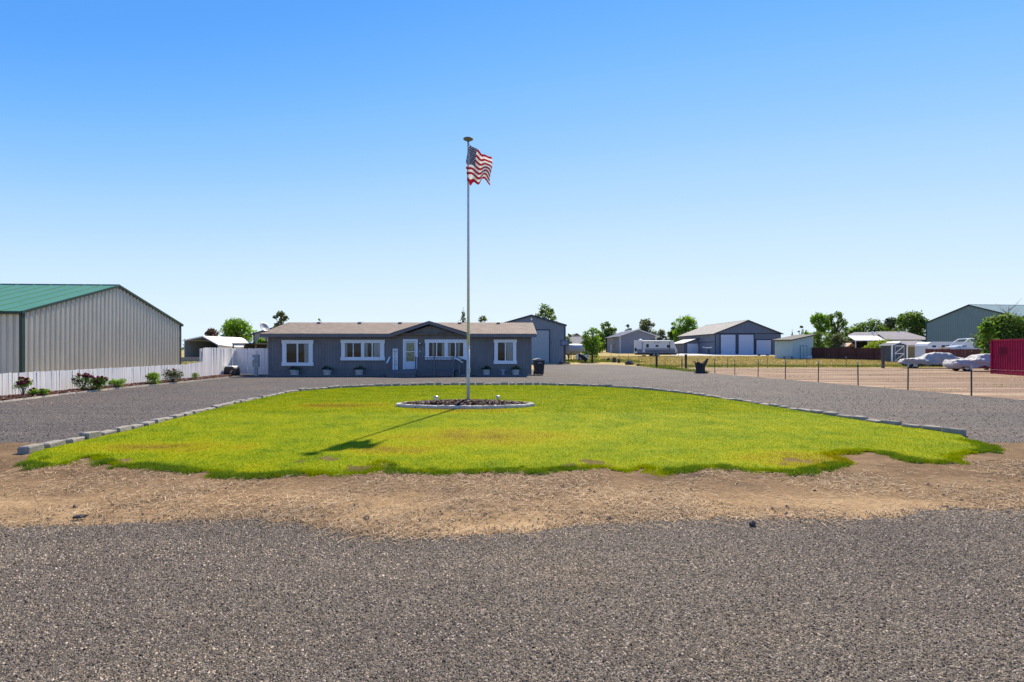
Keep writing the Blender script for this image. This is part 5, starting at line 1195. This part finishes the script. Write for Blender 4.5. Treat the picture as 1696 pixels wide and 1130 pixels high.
# ================================================================== LEFT BACKGROUND
z = 76; b_ = terr(z); w0, w1 = X(305, z), X(361, z)
o = thing("metal_carport", "open metal carport with a white roof behind the white fence", "carport", (w0, z, b_))
W2 = w1-w0; pk_, el, er = Hh(557, z)-b_, Hh(564, z)-b_, Hh(571.5, z)-b_
xp = X(336, z)-w0; Dp = 11
part("roof", MB().prism([(-.2, 0, el), (xp, 0, pk_), (xp, Dp, pk_), (-.2, Dp, el)], (0, 0, .05)), paint("white_roof_metal", (.66, .64, .62)), o)
part("roof", MB().prism([(xp, 0, pk_), (W2+.1, 0, er), (W2+.1, Dp, er), (xp, Dp, pk_)], (0, 0, .05)), paint("white_roof_metal", (.66, .64, .62)), o)
part("side_wall", cwall(MB(), (W2, 0), (W2, Dp), -.1, lambda s: er, .25, METAL, .02), M["white"], o); part("side_wall", cwall(MB(), (0, Dp), (0, 0), -.1, lambda s: el, .25, METAL, .02), M["greybox"], o)
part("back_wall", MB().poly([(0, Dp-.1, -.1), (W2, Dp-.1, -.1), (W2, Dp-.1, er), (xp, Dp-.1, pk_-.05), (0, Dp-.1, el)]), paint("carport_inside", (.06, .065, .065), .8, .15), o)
for xx, hh in ((.05, el), (W2-.05, er)): part("post", MB().box(xx-.05, xx+.05, .0, .1, -.1, hh), M["greybox"], o)
part("arch_trim", MB().prism([(-.2, -.04, el-.1), (xp, -.04, pk_-.1), (W2+.1, -.04, er-.1), (W2+.1, -.04, er+.06), (xp, -.04, pk_+.06), (-.2, -.04, el+.06)], (0, .035, 0)), M["white"], o)
part("annex_roof", MB().prism([(W2+.15, .5, er-.1), (W2+2.8, .5, er-.35), (W2+2.8, 8, er-.1), (W2+.15, 8, er+.1)], (0, 0, .05)), M["white"], o)
z = 72; b_ = terr(z)
o = thing("block_wall", "low grey block wall glimpsed between the shed and white fence", "wall", (X(290, z), z, b_))
for r_ in range(3):
    for k in range(12): part("wall_block", MB().box(k*.41+(.2 if r_ % 2 else 0), k*.41+.4+(.2 if r_ % 2 else 0), 0, .2, r_*.2, r_*.2+.19), M["block"], o)
z = 82; b_ = terr(z)
o = thing("white_cottage", "pale two-storey cottage glimpsed right of the striped shed", "house", (X(290, z), z+4, b_))
part("wall", MB().box(0, 3.0, 0, 5, -.2, Hh(562, z)-b_), M["white"], o); part("roof", MB().prism([(-.3, -.3, Hh(562, z)-b_), (3.3, -.3, Hh(562, z)-b_), (1.5, -.3, Hh(557, z)-b_)], (0, 5.5, 0)), M["greyroof"], o)
for q in (1.2, 2.9): part("window", MB().box(1.9, 2.7, -.04, -.01, q, q+.8), M["black"], o)
z = 60; o = thing("pergola", "dark flat-roofed pergola above the white back fence", "pergola", (X(384, z), z, 0))
w = X(424, z)-X(384, z); t0, t1 = Hh(575, z), Hh(568.5, z)
part("roof", MB().box(0, w, 0, 3, t1-.12, t1), M["roofdark"], o); part("fascia", MB().box(.2, w*.55, -.05, -.01, t1-.30, t1-.12), M["greybox"], o)
part("screen", MB().box(.1, w-.1, 2.8, 2.9, 0, t1-.1), paint("dark_wood", (.035, .028, .026), .8, .2), o)
for a in (.1, w/2, w-.1): part("post", MB().box(a-.06, a+.06, .05, .17, -.05, t1-.12), M["wood"], o)
z = 88; b_ = terr(z)
o = gable("taupe_house", "taupe two-storey house with dark roof behind the satellite dish", "house", (X(420.5, z), z), 0, 8, 9, Hh(553, z), Hh(541.5, z), b_, M["taupe"], M["roofdark"], M["roofdark"], .25, .01, SIDING, .35, ribroof=False)

# ================================================================== TREES
def tree(name, label, px, z, top_py, wid_px, mat, seed, n=2600, leaf=.22, bottom=.25, lumps=16, sparse=1.0, shape="round", group="background trees", base=None, droop=0.0, low_py=None):
    b_ = (terr(z)-.05) if base is None else base; x0 = X(px, z); H = Hh(top_py, z)-b_; Rw = wid_px*z/F/2*1.08; lumps = int(lumps*1.5); bottom *= .45 if z > 75 else .8; rr = random.Random(seed)
    o = thing(name, label, "tree", (x0, z, b_), 0, group); cs = []; tr = MB(); cb = H*bottom
    lean = rr.uniform(-.03, .03)*H
    tr.tube([(0, 0, -.1), (lean*.4, 0, H*.3), (lean, 0, H*.62), (lean*1.1, 0, H*.88)], [H*.028+.04, H*.022+.03, H*.013+.02, .015], 8)
    for k in range(lumps):
        if shape == "cone":
            q = (k+.5)/lumps; zz = cb+(H-cb)*q*.97; rad = Rw*(1-q)*.72+.12; a = k*2.4
            cs.append((rad*.45*math.cos(a), rad*.45*math.sin(a), zz, rad*.75, rad*.75, (H-cb)/lumps*1.5)); continue
        zt_ = rr.uniform(0, 1)**.8; zz = cb+(H-cb)*(.08+.84*zt_)
        env = math.sin(math.pi*min(1, .22+.70*zt_))**.7 if shape == "round" else (1-abs(zt_-.55)*.9 if shape == "tall" else .75+.25*math.sin(zt_*3))
        a = rr.uniform(0, 6.28); q = Rw*env*rr.uniform(.30, .86); s = Rw*rr.uniform(.15, .29)*(sparse if sparse < 1 else 1)
        c = (q*math.cos(a), q*math.sin(a)*.8, zz, s, s*.9, s*rr.uniform(.7, 1.0)*(1.25 if droop else 1)); cs.append(c)
        tr.tube([(lean*.6, 0, max(H*.2, zz*.62)), (c[0]*.55+lean*.4, c[1]*.55, zz*.86), (c[0], c[1], zz)], [H*.010+.015, H*.006+.01, .012], 5)
    if sparse >= 1 and shape != "cone": cs.append((0, 0, cb+(H-cb)*.45, Rw*.55, Rw*.5, (H-cb)*.36))
    # topmost and side lumps fix the silhouette
    if shape != "cone": cs.append((lean, 0, H-Rw*.18, Rw*.24, Rw*.22, Rw*.20))
    part("trunk", tr, M["bark"], o, True)
    v, f = leafcloud(cs, n, leaf, seed, .55, droop); link("crown", np_mesh("crown", v, f, mat), o)
    return o
LB, LM, LD, LO, LP, LY = (M["leaf_"+k] for k in ("bright", "mid", "dark", "olive", "purple", "yellow"))
tree("purple_plum_tree", "purple-leaved tree left of the round green tree", 352, 104, 544, 34, LP, 1, 1800, .22, .3)
tree("round_green_tree", "full bright green tree behind the white carport", 392, 98, 529.5, 66, LB, 2, 5200, .22, .12, 26)
tree("small_green_tree", "low bright tree in front of the taupe house", 434, 70, 560, 22, LB, 3, 1200, .16, .1, 10)
tree("sparse_pine_tree", "open layered tree rising behind the home's left roof end", 466, 80, 516.5, 40, LO, 4, 1300, .17, .45, 13, .62)
tree("roof_vine_tree", "small bushy top showing beside the satellite dish", 441, 64, 545, 16, LM, 5, 500, .14, .3, 8, .8)
tree("small_tree", "small treetop peeking over the roof near the first vent", 528, 84, 528, 14, LB, 6, 500, .16, .4, 8)
tree("conifer_tree", "dark pointed conifer rising behind the roof beside the flagpole", 767, 92, 511, 40, LD, 7, 2600, .16, .1, 12, 1, "cone")
tree("feathery_tree", "airy treetop behind the roof just right of the flagpole", 800, 90, 523.5, 40, LO, 8, 900, .16, .4, 14, .6)
tree("tall_tree", "open branching tree rising behind the workshop", 903, 92, 505, 66, LM, 9, 2600, .20, .3, 22, .62)
tree("young_tree", "bushy young green tree beside the rock row", 981, 70, 543, 40, LB, 10, 3200, .12, .08, 18, 1, "tall")
tree("bushy_tree", "bright bush behind the workshop's right corner", 942, 92, 553, 14, LM, 11, 500, .18, .1, 7)
tree("broad_tree", "leafy tree left of the lilac-grey shop", 1005, 150, 533, 34, LM, 12, 2200, .32, .1, 16)
tree("low_tree", "lower leafy tree against the lilac-grey shop's left end", 993, 138, 548, 24, LM, 13, 1400, .28, .05, 12)
tree("dark_tree", "small dark tree peeking over the lilac shop's left roof slope", 1041, 158, 538, 20, LD, 14, 900, .30, .2, 9)
tree("dark_broad_tree", "large grey-green tree behind the lilac shop's ridge", 1070, 165, 529, 40, LO, 15, 2600, .34, .2, 18)
tree("pale_tree", "pale olive tree between the lilac shop and the barn", 1097, 165, 547, 34, LO, 16, 1500, .32, .1, 12)
tree("bright_barn_tree", "bright yellow-green tree at the barn's left end", 1136, 148, 523, 50, LB, 17, 3600, .30, .12, 22)
tree("barn_side_tree", "mid-green tree left of the bright tree by the barn", 1116, 152, 534, 22, LM, 18, 1300, .28, .1, 10)
tree("spindly_tree", "thin wispy tree behind the mint shed's roof", 1327, 105, 540, 16, LO, 19, 280, .16, .5, 8, .55)
tree("tiny_conifer", "tiny pointed conifer behind the mint shed's roof", 1312, 120, 548, 8, LD, 20, 500, .16, .1, 8, 1, "cone")
tree("willow_tree", "tall drooping green tree right of the mint shed", 1357, 96, 519, 46, LB, 21, 3200, .20, .1, 24, .8, "tall", droop=.45)
tree("open_willow_tree", "open drooping tree second right of the mint shed", 1385, 98, 517.5, 46, LM, 22, 2200, .20, .2, 22, .62, "tall", droop=.45)
tree("hedge_tree", "low green tree between the willows and the patio house", 1414, 118, 543, 46, LM, 23, 2400, .26, .05, 12)
tree("patio_tree", "round green tree behind the patio house's left part", 1443, 122, 529, 60, LM, 24, 4200, .26, .1, 20)
tree("cedar_tree", "pointed dark green tree behind the patio house's middle", 1478, 124, 526, 46, LD, 25, 3200, .26, .1, 16, 1, "tall")
tree("hall_tree", "full green tree beside the grey-green hall's left end", 1511, 118, 517.5, 62, LM, 26, 5400, .26, .08, 24)
tree("vine_tree", "bright lime tree spilling over the dark fence by the garden shed", 1459, 79, 563, 52, LY, 27, 2600, .13, .45, 16, 1, "flat")
tree("container_tree", "dense dark-green tree behind the crimson container", 1664, 47, 522, 92, LM, 28, 9000, .13, .22, 34, 1, base=-.05)
tree("container_shrub_tree", "leafy green tree at the left end of the crimson container's top", 1634, 46, 533, 36, LB, 29, 2600, .12, .35, 14, .9, base=-.05)
tree("fence_bush", "bushy green growth behind the dark fence below the drooping tree", 1356, 90, 549, 46, LM, 31, 2600, .17, .0, 16, 1, "flat")
tree("fence_shrub", "olive bushy growth behind the dark fence left of the play tower", 1389, 91, 552, 40, LO, 32, 2200, .17, .0, 14, 1, "flat")
# dead twigs above the container tree
o = thing("bare_sapling", "leafless twiggy sapling sticking up behind the container tree", "tree", (X(1668, 50), 50, -.05)); mb = MB(); rr = random.Random(3); tp = Hh(507, 50)
mb.tube([(0, 0, -.05), (.1, 0, tp*.6), (.15, 0, tp)], [.08, .05, .012], 6)
for k in range(26):
    zz = tp*rr.uniform(.55, .95); a = rr.uniform(0, 6.28); l = rr.uniform(.5, 1.3); mb.tube([(.1, 0, zz), (.1+l*.5*math.cos(a), l*.4*math.sin(a), zz+l*.45), (.1+l*.8*math.cos(a), l*.7*math.sin(a), zz+l*.95)], [.02, .012, .005], 4)
part("branches", mb, M["bark"], o)
# far tree line on the horizon
cs = []; rr = random.Random(11)
for k in range(240):
    a = rr.uniform(-1.15, 1.15); d_ = rr.uniform(380, 520); xx = d_*math.tan(a) if abs(a) < 1.1 else d_*2; h = rr.uniform(2.5, 6.5); cs.append((xx, d_, terr(200)+h*.4, rr.uniform(4, 10), 4, h))
v, f = leafcloud(cs, 16000, .9, 5); o = kind(link("far_treeline", np_mesh("far_treeline", v, f, M["leaf_olive"])), "stuff"); tag(o, "low distant band of trees along the flat horizon", "treeline")

# ------------------------------------------------------------------ field grass and weeds
def zterr(x, y): return .014*np.clip(y-60, 0, 85)-.05
def field_reg(n):
    y = NR.uniform(53, 100, n); x = NR.uniform(.12, 1.05, n)*y; k = ~((x < 14.5) & (y < 70)); return x[k], y[k]
o = blades("dry_field_grass", 60000, field_reg, lambda x, y: .16+0*x, lambda x, y: .02+.0003*y, M["drygrass"], zterr, .7); tag(o, "straw-coloured dry grass of the field before the barn", "grass")
def weed_reg(n):
    y = 54+np.abs(NR.normal(0, 2.4, n)); x = NR.uniform(16, 56, n); k = (np.sin(x*.9)+np.sin(x*2.3+1)+np.sin(y*2+x*.3)*.6) > -.6; a, b = x[k], y[k]
    m = n//3; c = NR.uniform(7.5, 18, m); d = NR.uniform(70, 80, m)-.3*np.abs(c-12)
    e = np.concatenate([NR.normal(15.2, .5, m//4), NR.normal(-32, 8, m)]); g = np.concatenate([NR.uniform(41, 60, m//4), NR.uniform(52, 71, m)])
    return np.concatenate([a, c, e]), np.concatenate([b, d, g])
o = blades("green_weeds", 24000, weed_reg, lambda x, y: .20+0*x, lambda x, y: .035+0*x, M["weed"], zterr, .9); tag(o, "strip of green weeds between the dirt lot and dry field", "weeds")

def lot_reg(n):
    y = NR.uniform(17, 52, n); x = 18.5+NR.uniform(0, 1, n)*34 - .1*(y-20); k = (np.sin(x*.8+y*.5)+np.sin(y*1.1-x*.3)+np.sin(x*2.1)*.5) > .5; return x[k], y[k]
o = blades("lot_dry_weeds", 26000, lot_reg, lambda x, y: .05+0*x, lambda x, y: .012+0*x, M["drygrass"], lambda x, y: np.full(len(x), -.022), 1.5); tag(o, "sparse dead grass scattered over the brown dirt lot", "grass")
x, y = lot_reg(9000); o = stones("lot_clods", x, y, np.full(len(x), -.022), np.abs(NR.normal(0, .016, len(x)))+.006, M["lotclod"]); tag(o, "brown dirt clods scattered over the lot behind the wire fence", "clods")
